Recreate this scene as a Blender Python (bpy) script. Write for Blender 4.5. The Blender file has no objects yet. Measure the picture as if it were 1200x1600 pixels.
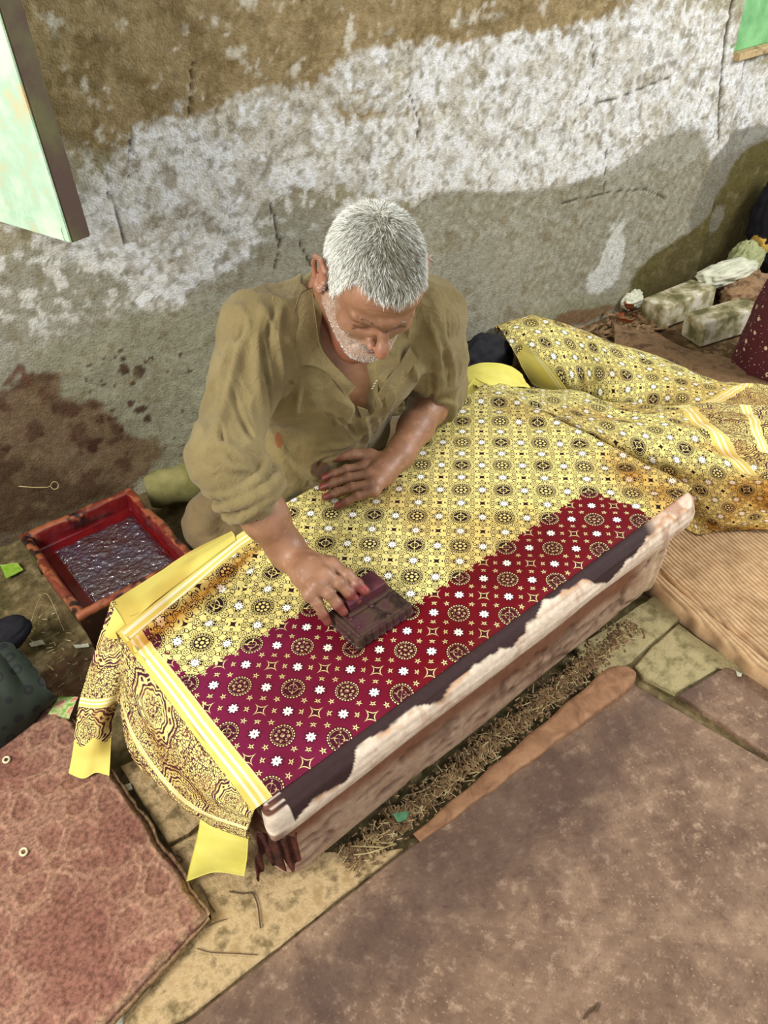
import bpy, bmesh, math, random
import numpy as np
from mathutils import Vector, Matrix
from mathutils.bvhtree import BVHTree

# ------------------------------------------------------------------ camera, world, lights, exposure
SC = bpy.context.scene
COL = SC.collection
FPX = 1187.42                       # focal length in pixels of the 1200 x 1600 frame
CAM = np.array([-.17370, -.55466, 1.27952])
RC = np.array([[.7669137, -.6398353, -.0495387], [-.4378118, -.4651992, -.7693572], [.4692166, .6117192, -.6368951]])
cd = bpy.data.cameras.new('camera'); cam = bpy.data.objects.new('camera', cd); COL.objects.link(cam)
cd.sensor_fit = 'HORIZONTAL'; cd.sensor_width = 36; cd.lens = FPX/1200*36; cd.clip_start = .02
m4 = Matrix.Identity(4)
for i in range(3):
    m4[i][0] = RC[0][i]; m4[i][1] = -RC[1][i]; m4[i][2] = -RC[2][i]; m4[i][3] = CAM[i]
cam.matrix_world = m4
SC.camera = cam
SC.view_settings.view_transform = 'Standard'; SC.view_settings.look = 'None'
SC.view_settings.exposure = 0.0; SC.view_settings.gamma = 1; SC.view_settings.use_curve_mapping = False
w = bpy.data.worlds.new('world'); SC.world = w; w.use_nodes = True
bg = w.node_tree.nodes['Background']; bg.inputs[0].default_value = (.97, .98, 1, 1); bg.inputs[1].default_value = .70
def area(name, loc, target, size, power, color):
    l = bpy.data.lights.new(name, 'AREA'); l.shape = 'RECTANGLE'; l.size = size[0]; l.size_y = size[1]; l.energy = power; l.color = color
    o = bpy.data.objects.new(name, l); COL.objects.link(o); o.location = loc
    o.rotation_euler = (Vector(target)-Vector(loc)).to_track_quat('-Z', 'Y').to_euler()
area('doorway_light', (-2.2, .1, 2.3), (.6, .4, .3), (1.1, 1.4), 118, (1, .98, .94))
area('window_light', (3.2, -1.4, 2.3), (1.9, .8, .4), (1.1, 1.1), 108, (.96, .98, 1))

# ------------------------------------------------------------------ helpers
def at(x, y, v, ax='z'):
    """world point of pixel (x, y) on the plane X, Y or Z = v, or at depth v (ax 'd')"""
    d = RC.T @ np.array([(x-600)/FPX, (y-800)/FPX, 1.0])
    if ax == 'd': return CAM + d*v
    i = 'xyz'.index(ax)
    return CAM + d*((v-CAM[i])/d[i])
def lin(r, g, b):
    f = lambda c: ((c/255+.055)/1.055)**2.4 if c > 10.31 else c/255/12.92
    return (f(r), f(g), f(b), 1)
def link(name, me, mat=None, parent=None):
    o = bpy.data.objects.new(name, me); COL.objects.link(o)
    if mat: me.materials.append(mat)
    if parent: o.parent = parent
    return o
def tag(o, label=None, cat=None, group=None, kind=None):
    if label: o['label'] = label
    if cat: o['category'] = cat
    if group: o['group'] = group
    if kind: o['kind'] = kind
    return o
def empty(name, loc=(0, 0, 0)):
    o = bpy.data.objects.new(name, None); COL.objects.link(o); o.location = loc; o.empty_display_size = .05
    return o
def under(parent, o):
    bpy.context.view_layer.update()
    o.parent = parent; o.matrix_parent_inverse = Matrix.Translation(-Vector(parent.location))
    return o
def mesh(name, V, F, smooth=True, uv=None, col=None):
    me = bpy.data.meshes.new(name)
    V = np.asarray(V, dtype=np.float32)
    if isinstance(F, np.ndarray):
        n, k = F.shape
        me.vertices.add(len(V)); me.vertices.foreach_set('co', V.ravel())
        me.loops.add(n*k); me.loops.foreach_set('vertex_index', F.astype(np.int32).ravel())
        me.polygons.add(n); me.polygons.foreach_set('loop_start', np.arange(0, n*k, k, dtype=np.int32))
        me.polygons.foreach_set('loop_total', np.full(n, k, dtype=np.int32))
        me.update(calc_edges=True); me.validate()
    else:
        me.from_pydata([tuple(map(float, v)) for v in V], [], [list(map(int, f)) for f in F]); me.update()
    if smooth: me.polygons.foreach_set('use_smooth', np.ones(len(me.polygons), dtype=bool))
    if uv is not None:
        li = np.zeros(len(me.loops), dtype=np.int32); me.loops.foreach_get('vertex_index', li)
        l = me.uv_layers.new(name='UVMap'); l.data.foreach_set('uv', np.asarray(uv, dtype=np.float32)[li].ravel())
    if col is not None:
        a = me.color_attributes.new('Col', 'FLOAT_COLOR', 'POINT')
        c = np.ones((len(V), 4), dtype=np.float32); c[:, :3] = col; a.data.foreach_set('color', c.ravel())
    return me
def gridF(nu, nv):
    i, j = np.meshgrid(np.arange(nu-1), np.arange(nv-1), indexing='ij')
    a = (i*nv+j).ravel()
    return np.stack([a, a+nv, a+nv+1, a+1], 1)
def thicken(V, F, t, nu, nv):
    """give a grid sheet a real thickness t (closed shell)"""
    G = V.reshape(nu, nv, 3)
    du = np.gradient(G, axis=0); dv = np.gradient(G, axis=1)
    n = np.cross(du, dv); n /= np.linalg.norm(n, axis=2, keepdims=True)+1e-9
    B = (G-n*t).reshape(-1, 3); N = nu*nv
    b = [k*nv for k in range(nu)]; rim = b+[(nu-1)*nv+k for k in range(1, nv)]+[k*nv+nv-1 for k in range(nu-2, -1, -1)]+[k for k in range(nv-2, 0, -1)]
    rim = np.array(rim); nx = np.roll(rim, -1)
    side = np.stack([rim, rim+N, nx+N, nx], 1)[:, ::-1]
    return np.vstack([V, B]), np.vstack([F, F[:, ::-1]+N, side])
def catmull(P, n):
    """P (k, ...) control points -> n samples"""
    P = np.asarray(P, float); k = len(P)
    Q = np.concatenate([[2*P[0]-P[1]], P, [2*P[-1]-P[-2]]])
    t = np.linspace(0, k-1, n); i = np.minimum(t.astype(int), k-2); f = (t-i).reshape((-1,)+(1,)*(P.ndim-1))
    a, b, c, d = Q[i], Q[i+1], Q[i+2], Q[i+3]
    return .5*((2*b)+(c-a)*f+(2*a-5*b+4*c-d)*f**2+(3*b-a-3*c+d)*f**3)
def patch(rows, nu, nv):
    """rows: list of equal-length lists of points; returns (nu*nv,3) grid"""
    A = catmull(np.array(rows, float), nu)
    return catmull(A.transpose(1, 0, 2), nv).transpose(1, 0, 2).reshape(-1, 3)
def hash3(i, j, k, s=0):
    n = (i.astype(np.int64)*374761393+j.astype(np.int64)*668265263+k.astype(np.int64)*2147483647+s*974634777) & 0xffffffff
    n = ((n ^ (n >> 13))*1274126177) & 0xffffffff
    n = (n ^ (n >> 16)) & 0xffffff
    return n/float(0xffffff)
def noise(P, scale=1., seed=0):
    P = np.asarray(P, float)*scale; i = np.floor(P).astype(np.int64); f = P-i; f = f*f*(3-2*f); r = 0
    for dx in (0, 1):
        for dy in (0, 1):
            for dz in (0, 1):
                w_ = (f[:, 0] if dx else 1-f[:, 0])*(f[:, 1] if dy else 1-f[:, 1])*(f[:, 2] if dz else 1-f[:, 2])
                r = r+w_*hash3(i[:, 0]+dx, i[:, 1]+dy, i[:, 2]+dz, seed)
    return r
def fbm(P, scale=1., oct=4, seed=0):
    r = 0; a = .5; t = 0
    for o in range(oct): r = r+a*noise(P, scale*2**o, seed+o*7); t += a; a *= .5
    return r/t
def sstep(a, b, x): t = np.clip((x-a)/(b-a), 0, 1); return t*t*(3-2*t)
def tube(pts, r, sides=8, n=None, cap=True):
    P = np.asarray(pts, float)
    r = np.asarray(r if np.ndim(r) else [r]*len(P), float)
    if n: r = catmull(r, n); P = catmull(P, n)
    T = np.gradient(P, axis=0); T /= np.linalg.norm(T, axis=1, keepdims=True)+1e-9
    up = np.array([.31, .17, .93]); V = []
    for p, t, q in zip(P, T, r):
        a = np.cross(t, up); a /= np.linalg.norm(a)+1e-9; b = np.cross(t, a)
        for s in range(sides):
            th = 2*math.pi*s/sides; V.append(p+q*(a*math.cos(th)+b*math.sin(th)))
    F = []
    for i in range(len(P)-1):
        for s in range(sides):
            s2 = (s+1) % sides; F.append([i*sides+s, i*sides+s2, (i+1)*sides+s2, (i+1)*sides+s])
    if cap: F.append(list(range(sides))[::-1]); F.append([(len(P)-1)*sides+s for s in range(sides)])
    return np.array(V), F
class MB:
    def __init__(s): s.V = []; s.F = []; s.n = 0
    def add(s, V, F):
        s.V.extend([tuple(v) for v in V]); s.F.extend([[i+s.n for i in f] for f in F]); s.n += len(V); return s
    def tube(s, *a, **k): return s.add(*tube(*a, **k))
    def mesh(s, name, smooth=True): return mesh(name, s.V, s.F, smooth)
def rbox(name, lo, hi, bev=.004, seg=2, jit=0, rotz=0, seed=0):
    """bevelled box with slight irregularity, vertices in world space"""
    bm = bmesh.new(); bmesh.ops.create_cube(bm, size=1)
    lo = np.array(lo, float); hi = np.array(hi, float); c = (lo+hi)/2; s = hi-lo
    rng = random.Random(seed)
    for v in bm.verts:
        q = np.array(v.co)*s+np.array([rng.uniform(-jit, jit) for _ in range(3)])
        x, y = q[0], q[1]; q[0] = x*math.cos(rotz)-y*math.sin(rotz); q[1] = x*math.sin(rotz)+y*math.cos(rotz)
        v.co = q+c
    if bev: bmesh.ops.bevel(bm, geom=bm.edges[:], offset=bev, segments=seg, affect='EDGES', profile=.6)
    me = bpy.data.meshes.new(name); bm.to_mesh(me); bm.free()
    me.polygons.foreach_set('use_smooth', np.ones(len(me.polygons), dtype=bool)) if seg > 2 else None
    return me
def slab_poly(pts, z0, z1, rough=.004, seed=0, res=.02, col=None):
    """polygonal stone slab: irregular outline, bevelled rim, top slightly uneven"""
    pts = [np.array(p[:2], float) for p in pts]; out = []
    for a, b in zip(pts, pts[1:]+pts[:1]):
        n = max(2, int(np.linalg.norm(b-a)/res))
        for k in range(n): out.append(a+(b-a)*k/n)
    out = np.array(out); P3 = np.c_[out, np.zeros(len(out))]
    out = out+rough*2*np.c_[fbm(P3, 14, 3, seed)-.5, fbm(P3, 14, 3, seed+50)-.5]
    c = out.mean(0); n = len(out); V = []; F = []
    rings = [(1, z0), (1, z1-.004), (.0, z1)]
    d = out-c; L = np.linalg.norm(d, axis=1, keepdims=True)
    V += [(*p, z0) for p in out]; V += [(*p, z1-.003) for p in out]
    V += [(*p, z1) for p in (c+d*(1-.004/L))]
    for f in (.75, .5, .25): V += [(*p, z1+.0015*(noise(np.array([[p[0]*9, p[1]*9, seed]]))[0]-.5)) for p in (c+d*f)]
    V.append((*c, z1)); k = 6
    for r in range(k-1):
        for i in range(n): j = (i+1) % n; F.append([r*n+i, r*n+j, (r+1)*n+j, (r+1)*n+i])
    for i in range(n): F.append([(k-1)*n+i, (k-1)*n+(i+1) % n, k*n])
    return mesh('paving_slab', V, F, smooth=False)

# ------------------------------------------------------------------ materials
class E:
    """tiny expression compiler: arithmetic on shader sockets"""
    T = None
    def __init__(s, v): s.v = v
    @staticmethod
    def op(o, *a, clamp=False):
        n = E.T.nodes.new('ShaderNodeMath'); n.operation = o; n.use_clamp = clamp
        for i, x in enumerate(a):
            x = x.v if isinstance(x, E) else x
            if isinstance(x, (int, float)): n.inputs[i].default_value = x
            else: E.T.links.new(x, n.inputs[i])
        return E(n.outputs[0])
    def __add__(s, o): return E.op('ADD', s, o)
    __radd__ = __add__
    def __sub__(s, o): return E.op('SUBTRACT', s, o)
    def __rsub__(s, o): return E.op('SUBTRACT', o, s)
    def __mul__(s, o): return E.op('MULTIPLY', s, o)
    __rmul__ = __mul__
    def __truediv__(s, o): return E.op('DIVIDE', s, o)
def lt(a, b): return E.op('LESS_THAN', a, b)
def mx(a, b): return E.op('MAXIMUM', a, b)
def mn(a, b): return E.op('MINIMUM', a, b)
def ab(a): return E.op('ABSOLUTE', a)
def cosE(a): return E.op('COSINE', a)
def hyp(a, b): return E.op('SQRT', a*a+b*b)
def soft(a, b, w): # 1 when a<b with soft edge w
    return E.op('ADD', E.op('MULTIPLY', E.op('SUBTRACT', b, a), 1/w), .5, clamp=True)
def mixc(t, fac, a, b):
    n = t.nodes.new('ShaderNodeMix'); n.data_type = 'RGBA'
    for s, x in ((n.inputs[0], fac), (n.inputs[6], a), (n.inputs[7], b)):
        x = x.v if isinstance(x, E) else x
        if isinstance(x, (int, float, tuple)): s.default_value = x
        else: t.links.new(x, s)
    return n.outputs[2]
def nz(t, scale, detail=4, rough=.55, vec=None, dist=0.):
    n = t.nodes.new('ShaderNodeTexNoise'); n.inputs['Scale'].default_value = scale; n.inputs['Detail'].default_value = detail
    n.inputs['Roughness'].default_value = rough; n.inputs['Distortion'].default_value = dist
    if vec is None: vec = pos(t)
    t.links.new(vec, n.inputs['Vector']); return n.outputs['Fac']
def pos(t):
    for n in t.nodes:
        if n.bl_idname == 'ShaderNodeTexCoord': return n.outputs['Object']
    return t.nodes.new('ShaderNodeTexCoord').outputs['Object']
def ramp(t, fac, stops):
    n = t.nodes.new('ShaderNodeValToRGB'); cr = n.color_ramp
    while len(cr.elements) < len(stops): cr.elements.new(.5)
    for e, (p, c) in zip(cr.elements, stops): e.position = p; e.color = c
    t.links.new(fac.v if isinstance(fac, E) else fac, n.inputs[0]); return n.outputs[0]
def newmat(name):
    m = bpy.data.materials.new(name); m.use_nodes = True; t = m.node_tree; b = t.nodes['Principled BSDF']; E.T = t
    return m, t, b
def bump(t, b, h, strength, dist=.002, prev=None):
    n = t.nodes.new('ShaderNodeBump'); n.inputs['Strength'].default_value = strength; n.inputs['Distance'].default_value = dist
    t.links.new(h.v if isinstance(h, E) else h, n.inputs['Height'])
    if prev: t.links.new(prev, n.inputs['Normal'])
    t.links.new(n.outputs[0], b.inputs['Normal']); return n.outputs[0]
def mat(name, c1, c2=None, scale=20, rough=.8, bs=120, bstr=.3, bd=.002, attr=False, detail=6, lo=.35, hi=.65, spec=.3, c3=None, coat=0, dist=0):
    m, t, b = newmat(name); c2 = c2 or c1
    f = nz(t, scale, detail, .6, dist=dist)
    st = [(lo, lin(*c1)), (hi, lin(*c2))]
    if c3: st = [(lo, lin(*c1)), ((lo+hi)/2, lin(*c2)), (hi, lin(*c3))]
    c = ramp(t, f, st)
    if attr:
        a = t.nodes.new('ShaderNodeAttribute'); a.attribute_name = 'Col'
        n = t.nodes.new('ShaderNodeMix'); n.data_type = 'RGBA'; n.blend_type = 'MULTIPLY'; n.inputs[0].default_value = 1
        t.links.new(c, n.inputs[6]); t.links.new(a.outputs['Color'], n.inputs[7]); c = n.outputs[2]
    t.links.new(c, b.inputs['Base Color'])
    b.inputs['Roughness'].default_value = rough; b.inputs['Specular IOR Level'].default_value = spec
    if coat: b.inputs['Coat Weight'].default_value = coat; b.inputs['Coat Roughness'].default_value = .15
    if bstr: bump(t, b, nz(t, bs, 4, .6), bstr, bd)
    return m

def ajrakh(name, red=True, medallion=False):
    """block printed cloth; UV in units of one printing block. UV map 'UVMap'; vertex colour Col.r = dye mask, Col.g = stripe mask, Col.b = medallion mask"""
    m, t, b = newmat(name)
    uvn = t.nodes.new('ShaderNodeUVMap'); uvn.uv_map = 'UVMap'
    nn = t.nodes.new('ShaderNodeTexNoise'); nn.inputs['Scale'].default_value = 9; nn.inputs['Detail'].default_value = 2
    t.links.new(uvn.outputs[0], nn.inputs['Vector'])
    sp = t.nodes.new('ShaderNodeSeparateXYZ'); t.links.new(uvn.outputs[0], sp.inputs[0])
    sn = t.nodes.new('ShaderNodeSeparateColor'); t.links.new(nn.outputs['Color'], sn.inputs[0])
    u = E(sp.outputs[0])+(E(sn.outputs[0])-.5)*.018; v = E(sp.outputs[1])+(E(sn.outputs[1])-.5)*.018
    fu = E.op('PINGPONG', u, .5); fv = E.op('PINGPONG', v, .5)
    a0 = mx(fu, fv); b0 = mn(fu, fv)
    g = lt(.5, a0+b0)                                   # the other lattice of roundels
    a = a0*(1-g)+(.5-b0)*g; c = b0*(1-g)+(.5-a0)*g
    blot = (E(sn.outputs[2])-.5)*.02
    r = hyp(a, c)+blot*.4; th = E.op('ARCTAN2', c, a)
    q = hyp(a-.25, c-.25); th2 = E.op('ARCTAN2', c-.25, a-.25)
    star = q*(1+.22*cosE(th2*8))
    white = soft(star, .056, .008)*(1-soft(q, .010, .006))
    starline = soft(star, .079, .008)
    s1 = E.op('SQRT', ab(.5-a))+E.op('SQRT', c)
    xst = soft(s1, .315, .02); xo = soft(s1, .365, .02)
    f1 = hyp(a-.25, c); f2 = hyp(a-.375, c-.125)
    t1 = E.op('ARCTAN2', c, a-.25); t2 = E.op('ARCTAN2', c-.125, a-.375)
    def flower(f, tt): return soft(f*(1+.4*cosE(tt*5)), .026, .006)*(1-soft(f, .009, .005))
    fl = mx(flower(f1, t1), flower(f2, t2))
    flr = mx(soft(f1, .038, .006), soft(f2, .038, .006))
    def ring(f, r0, w_): return soft(ab(f-r0), w_, .004)
    scroll = mx(mx(ring(f1, .062, .0055), ring(f2+0, .058, .0055)), mx(ring(q+.012*cosE(th2*8), .104, .0055), ring(hyp(a-.33, c-.06), .03, .0055)))
    scroll = mx(scroll, ring(hyp(a-.19, c-.13), .024, .0055))
    dots = mx(mx(soft(hyp(a-.205, c-.075), .015, .006), soft(hyp(a-.30, c-.17), .016, .006)), soft(hyp(a-.43, c-.055), .013, .006))
    scroll = mx(scroll, dots)*soft(.176, r, .006)
    disc = soft(r, .168, .006)
    dash = ring(r, .147, .008)*lt(-.1, cosE(th*24))
    thin = ring(r, .124, .0035)
    d1 = hyp(a-.078, c); d2 = hyp(a-.0552, c-.0552)
    dts = mx(mx(soft(d1, .022, .006), soft(d2, .022, .006)), soft(r, .028, .006))
    cross = mx(soft(ab(cosE(th*2)), .22, .2)*soft(r, .105, .01), ring(r, .06, .006))
    inner = dts*(1-g)+cross*g
    vs = .35+1.3*E(sn.outputs[2])
    inner = inner*soft(r, .115, .006)
    lightd = mx(mx(dash, thin), inner)
    yel = lin(234, 216, 122); dark = lin(42, 20, 26); wh = lin(250, 248, 236)
    yv = mixc(t, nz(t, 7, 5), lin(222, 204, 116), lin(238, 224, 146))
    line = E.op('MAXIMUM', scroll, flr*(1-fl))
    line = mx(line, mx(disc*(1-lightd), mx(starline*(1-white), xst)))
    line = mx(line, ring(r, .182, .003))
    wn = nz(t, 60, 3)
    cy = mixc(t, line, yv, dark); cy = mixc(t, white, cy, wh)
    # dyed area
    rn = t.nodes.new('ShaderNodeAttribute'); rn.attribute_name = 'Col'
    sc = t.nodes.new('ShaderNodeSeparateColor'); t.links.new(rn.outputs['Color'], sc.inputs[0])
    px = E(t.nodes.new('ShaderNodeSeparateXYZ').outputs[0]); 
    t.links.new(pos(t), px.v.node.inputs[0])
    sky_sheen = E.op('ADD', (E(px.v)*-1.6)+.62, (E(nz(t, 5, 3))-.5)*.5, clamp=True)  # bluish sky sheen painted into the dye colour, stronger towards low x
    rc_ = mixc(t, sky_sheen, lin(104, 2, 16), lin(118, 34, 78))
    nbr = t.nodes.new('ShaderNodeTexNoise'); nbr.inputs['Scale'].default_value = 34; nbr.inputs['Detail'].default_value = 3; t.links.new(uvn.outputs[0], nbr.inputs['Vector'])
    brk = soft(.47, E(nbr.outputs[0]), .08)
    lr = mx(fl*.9, mx(xo*(1-xst), mx(dash, mx(thin*brk*.8, inner*brk*.75))))
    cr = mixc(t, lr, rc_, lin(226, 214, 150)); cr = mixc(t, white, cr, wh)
    cr = mixc(t, E.op('MULTIPLY', mx(mx(disc, xst), mx(starline*(1-white), flr*.8))*(1-lr), .7), cr, lin(44, 8, 20))
    edge = E(sc.outputs[0])+(E(nz(t, 70, 3))-.5)*.5
    dye = soft(.5, edge, .06)
    dye = dye*(1-soft(ab(r-.147), .012, .006)*soft(edge, .75, .1))
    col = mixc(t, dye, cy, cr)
    # medallion print (large concentric lobed figures) where Col.b
    mu = E.op('PINGPONG', E(sp.outputs[0])*.98+.04*(E(sn.outputs[0])-.5)*2, .62); mv = E.op('PINGPONG', E(sp.outputs[1])*1.0+.06*(E(sn.outputs[1])-.5), .80)
    mr = hyp(mu*1.22, mv); mth = E.op('ARCTAN2', mu, mv); mr = mr*(1+.05*cosE(mth*10))
    mm = E.op('MINIMUM', mr, hyp((.62-mu)*1.22, .80-mv)*(1+.05*cosE(E.op('ARCTAN2', .62-mu, .8-mv)*10)))
    bands = lt(.62, cosE(mm*62))
    thick = mx(ring(mm, .375, .017), ring(mm, .27, .014)); thick = mx(thick, ring(mm, .322, .018)*lt(0, cosE(mth*40)))
    vor = t.nodes.new('ShaderNodeTexVoronoi'); vor.feature = 'DISTANCE_TO_EDGE'; vor.inputs['Scale'].default_value = 27
    t.links.new(uvn.outputs[0], vor.inputs['Vector'])
    nf = t.nodes.new('ShaderNodeTexNoise'); nf.inputs['Scale'].default_value = 30; nf.inputs['Detail'].default_value = 3; nf.inputs['Distortion'].default_value = 1.2
    t.links.new(uvn.outputs[0], nf.inputs['Vector'])
    scr = mx(soft(E(vor.outputs['Distance']), .13, .06)*soft(.42, E(nf.outputs[0]), .06), soft(ab(E(nf.outputs[0])-.5), .016, .01)*0)
    ml = mx(thick, scr*soft(.40, mm, .02)*1.0); ml = mx(ml, scr*soft(mm, .19, .02)); ml = mx(ml, mx(ring(mm, .225, .01), ring(mm, .43, .012)))
    ml = mx(ml, bands*soft(mm, .12, .02)*.5)
    cm = mixc(t, ml, yv, mixc(t, E(nf.outputs[0]), lin(30, 16, 20), lin(96, 40, 60)))
    cm = mixc(t, E.op('MULTIPLY', lt(.55, E(nz(t, 30, 2))), .25), cm, lin(150, 95, 60))
    col = mixc(t, E(sc.outputs[2]), col, cm)
    # border stripes: Col.g is 0 outside, else runs .1..1 across the stripe
    sg = E(sc.outputs[1]); ins = lt(.06, sg)
    bars = lt(.15, cosE((sg-.1)*2*math.pi*3.5))*lt(.28, sg)*lt(sg, .9)
    cs = mixc(t, bars, lin(220, 204, 106), lin(236, 232, 200))
    col = mixc(t, ins, col, cs)
    # damp brown dye smudges, plus fold shade painted into the cloth colour
    col2 = t.nodes.new('ShaderNodeMix'); col2.data_type = 'RGBA'; col2.blend_type = 'MULTIPLY'
    smn = t.nodes.new('ShaderNodeAttribute'); smn.attribute_name = 'StainShade'
    t.links.new(E.op('MULTIPLY', E(smn.outputs['Fac']), 1, clamp=True).v, col2.inputs[0]); t.links.new(col, col2.inputs[6]); col2.inputs[7].default_value = lin(200, 152, 104)
    t.links.new(col2.outputs[2], b.inputs['Base Color'])
    ro = E.op('SUBTRACT', .82, dye*.30); t.links.new(ro.v, b.inputs['Roughness'])
    b.inputs['Specular IOR Level'].default_value = .16
    h = E(nz(t, 900, 2))*.4+dye*.5+E(nz(t, 60, 3))*.8
    bump(t, b, h, .25, .0012)
    return m
M = {}
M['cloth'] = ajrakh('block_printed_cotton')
M['plain_yellow'] = mat('plain_yellow_cotton', (212, 200, 88), (226, 216, 112), 12, .8, 500, .2, .001)
M['rim'] = None
# ------------------------------------------------------------------ the setting: wall and floor
def WY(x): return 1.262-.128*x
def wall_at(px, py):
    d = RC.T @ np.array([(px-600)/FPX, (py-800)/FPX, 1.0]); n = np.array([.128, 1, 0])
    return CAM + d*((1.262-n@CAM)/(n@d))
M['wall'] = mat('old_lime_plaster', (212, 206, 190), (255, 255, 255), 75, .93, 190, .9, .006, attr=True, detail=12, lo=.28, hi=.6, spec=.15)
def blob(S, px, py, rx, ry=None, wallp=True):
    """soft round mark on the wall, centre given by the photo, radius in metres"""
    c = wall_at(px, py); ry = ry or rx
    return np.exp(-(((S[:, 0]-c[0])/rx)**2+((S[:, 2]-c[2])/ry)**2))
def seg_mask(S, pts, r):
    """soft stroke along photo points on the wall, radius r metres"""
    Q = [wall_at(*p) for p in pts]; d = np.full(len(S), 9.)
    P = S[:, [0, 2]]
    for a, b in zip(Q, Q[1:]):
        a = a[[0, 2]]; b = b[[0, 2]]; ba = b-a; t = np.clip(((P-a)@ba)/(ba@ba+1e-9), 0, 1)
        d = np.minimum(d, np.linalg.norm(P-a-t[:, None]*ba, axis=1))
    return d/r
def build_wall():
    nx, nz_ = 720, 290
    xs = np.linspace(-1.2, 3.75, nx); zs = np.linspace(-.06, 1.75, nz_)
    X, Z = np.meshgrid(xs, zs, indexing='ij'); P = np.c_[X.ravel(), WY(X.ravel()), Z.ravel()]
    x, z = P[:, 0], P[:, 2]; Q = np.c_[x, z, z*0]
    n1 = fbm(Q, 2.3, 5, 1); n2 = fbm(Q, 9, 5, 2); n3 = fbm(Q, 40, 3, 3); n4 = fbm(Q*np.array([1, 1, 1]), 22, 4, 9); n5 = fbm(Q, 70, 3, 14)
    c = np.zeros((len(P), 3)); 
    def base(*a): return np.array(lin(*a)[:3])
    c[:] = base(158, 150, 124)
    c = c*(1-(.35*sstep(.4, .62, n2))[:, None])+base(186, 180, 160)*(.35*sstep(.4, .62, n2))[:, None]
    def lay(mask, colr, a=1):
        nonlocal c
        m_ = (np.clip(mask, 0, 1)*a)[:, None]; c = c*(1-m_)+base(*colr)*m_
    def mk(bl, nzw=.9, lo=.42, hi=.6):
        m_ = 0
        for b in bl: m_ = m_+blob(P, *b)
        m_ = np.clip(m_, 0, 1.15)
        return sstep(lo-.06, hi+.08, m_+nzw*1.5*(n2*.42+n3*.28+n5*.30-.5))
    # brown earth render showing along the top
    brown = mk([(330, 20, .42, .16), (560, 60, .4, .16), (760, 60, .38, .15), (900, 20, .25, .1), (200, 90, .22, .14), (120, 40, .2, .2), (330, 120, .2, .1), (470, 120, .2, .1)], .9)
    lay(brown, (150, 130, 92), .93); lay(brown*sstep(.48, .66, n4), (118, 98, 62), .6); lay(brown*sstep(.52, .62, n5), (168, 150, 112), .5)
    # grey lower part
    grey = mk([(100, 480, .4, .16), (400, 430, .4, .2), (250, 620, .4, .2), (800, 420, .5, .2), (900, 470, .4, .2)], .6, .3, .6)
    lay(grey, (150, 148, 132), .8)
    # remaining whitewash
    white = mk([(250, 250, .13, .10), (370, 250, .15, .07), (330, 340, .12, .09), (180, 380, .14, .09), (120, 330, .1, .07), (420, 190, .14, .06), (470, 260, .16, .06), (560, 240, .16, .08), (640, 260, .16, .08), (720, 250, .18, .09), (800, 230, .2, .12), (860, 210, .22, .14), (960, 180, .3, .2), (1050, 130, .3, .2), (960, 110, .25, .12), (1090, 180, .22, .14), (1165, 150, .2, .1), (1175, 200, .25, .08), (620, 100, .2, .05), (700, 130, .2, .05), (850, 110, .2, .07), (800, 80, .12, .05), (250, 460, .1, .05), (350, 400, .12, .05), (790, 360, .1, .02)], 1.25, .5, .62)
    lay(white, (226, 226, 224)); lay(white*sstep(.52, .6, n4), (180, 172, 152), .6); lay(white*sstep(.56, .66, .5*n5+.5*n2), (156, 146, 120), .6)
    lay(brown*sstep(.59, .68, .6*fbm(Q, 20, 4, 21)+.4*n5)*sstep(.46, .6, n1+.04), (206, 200, 184), .8)
    sharpn = fbm(Q, 46, 4, 33)
    lay(sstep(.54, .62, sharpn)*(1-brown)*sstep(.62, .75, z+.25*n1), (222, 220, 212), .75)
    lay(sstep(.60, .68, fbm(Q, 60, 3, 77))*white, (130, 122, 100), .6)
    # damp smooth cement patches, then a painted wall shadow
    damp = mk([(760, 340, .25, .07), (860, 340, .2, .07), (690, 330, .14, .06), (930, 330, .2, .10), (1010, 280, .2, .1), (1060, 250, .16, .12), (1080, 330, .25, .1), (900, 420, .3, .12), (1000, 380, .25, .1)], .35, .5, .6)
    damp = damp*(1-mk([(970, 400, .07, .12)], .3, .5, .6))
    lay(damp, (142, 138, 118), .85); lay(damp*sstep(.45, .6, n5), (166, 164, 148), .6)
    damp2 = mk([(1150, 250, .16, .09), (1185, 235, .16, .08), (1130, 330, .2, .12), (1160, 300, .2, .1)], .25, .5, .55)
    lay(damp2*(x > 2.3), (118, 114, 100), .85)
    lay(mk([(960, 395, .06, .14), (935, 440, .07, .06)], .9, .5, .62), (205, 205, 198), .9)
    olive = mk([(1080, 400, .24, .09), (1150, 370, .25, .13), (1030, 430, .14, .07), (1195, 300, .26, .14), (1180, 400, .3, .12), (1060, 450, .22, .06), (1195, 250, .12, .06)], .3, .5, .56)*(1-mk([(1130, 345, .05, .07)], .2, .5, .6)*.8)  # dark wall shadow painted into the plaster colour
    lay(olive, (84, 74, 38), .95); lay(olive*sstep(.5, .62, n2), (92, 84, 44), .6)
    # speckled greenish foot of the wall
    foot = mk([(250, 640, .25, .16), (200, 560, .3, .12), (300, 700, .2, .1), (870, 490, .2, .05), (930, 480, .2, .04)], .5, .4, .6)
    lay(foot, (142, 140, 112), .6)
    lay(mk([(930, 490, .12, .03), (880, 500, .1, .03)], .9), (120, 84, 50), .8)
    # dye splashed reddish brown at bottom left
    red = mk([(60, 720, .2, .12), (150, 740, .16, .08), (20, 650, .14, .08), (0, 780, .25, .12), (110, 680, .1, .07), (200, 720, .08, .05), (60, 600, .05, .03)], .95, .42, .7)
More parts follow.
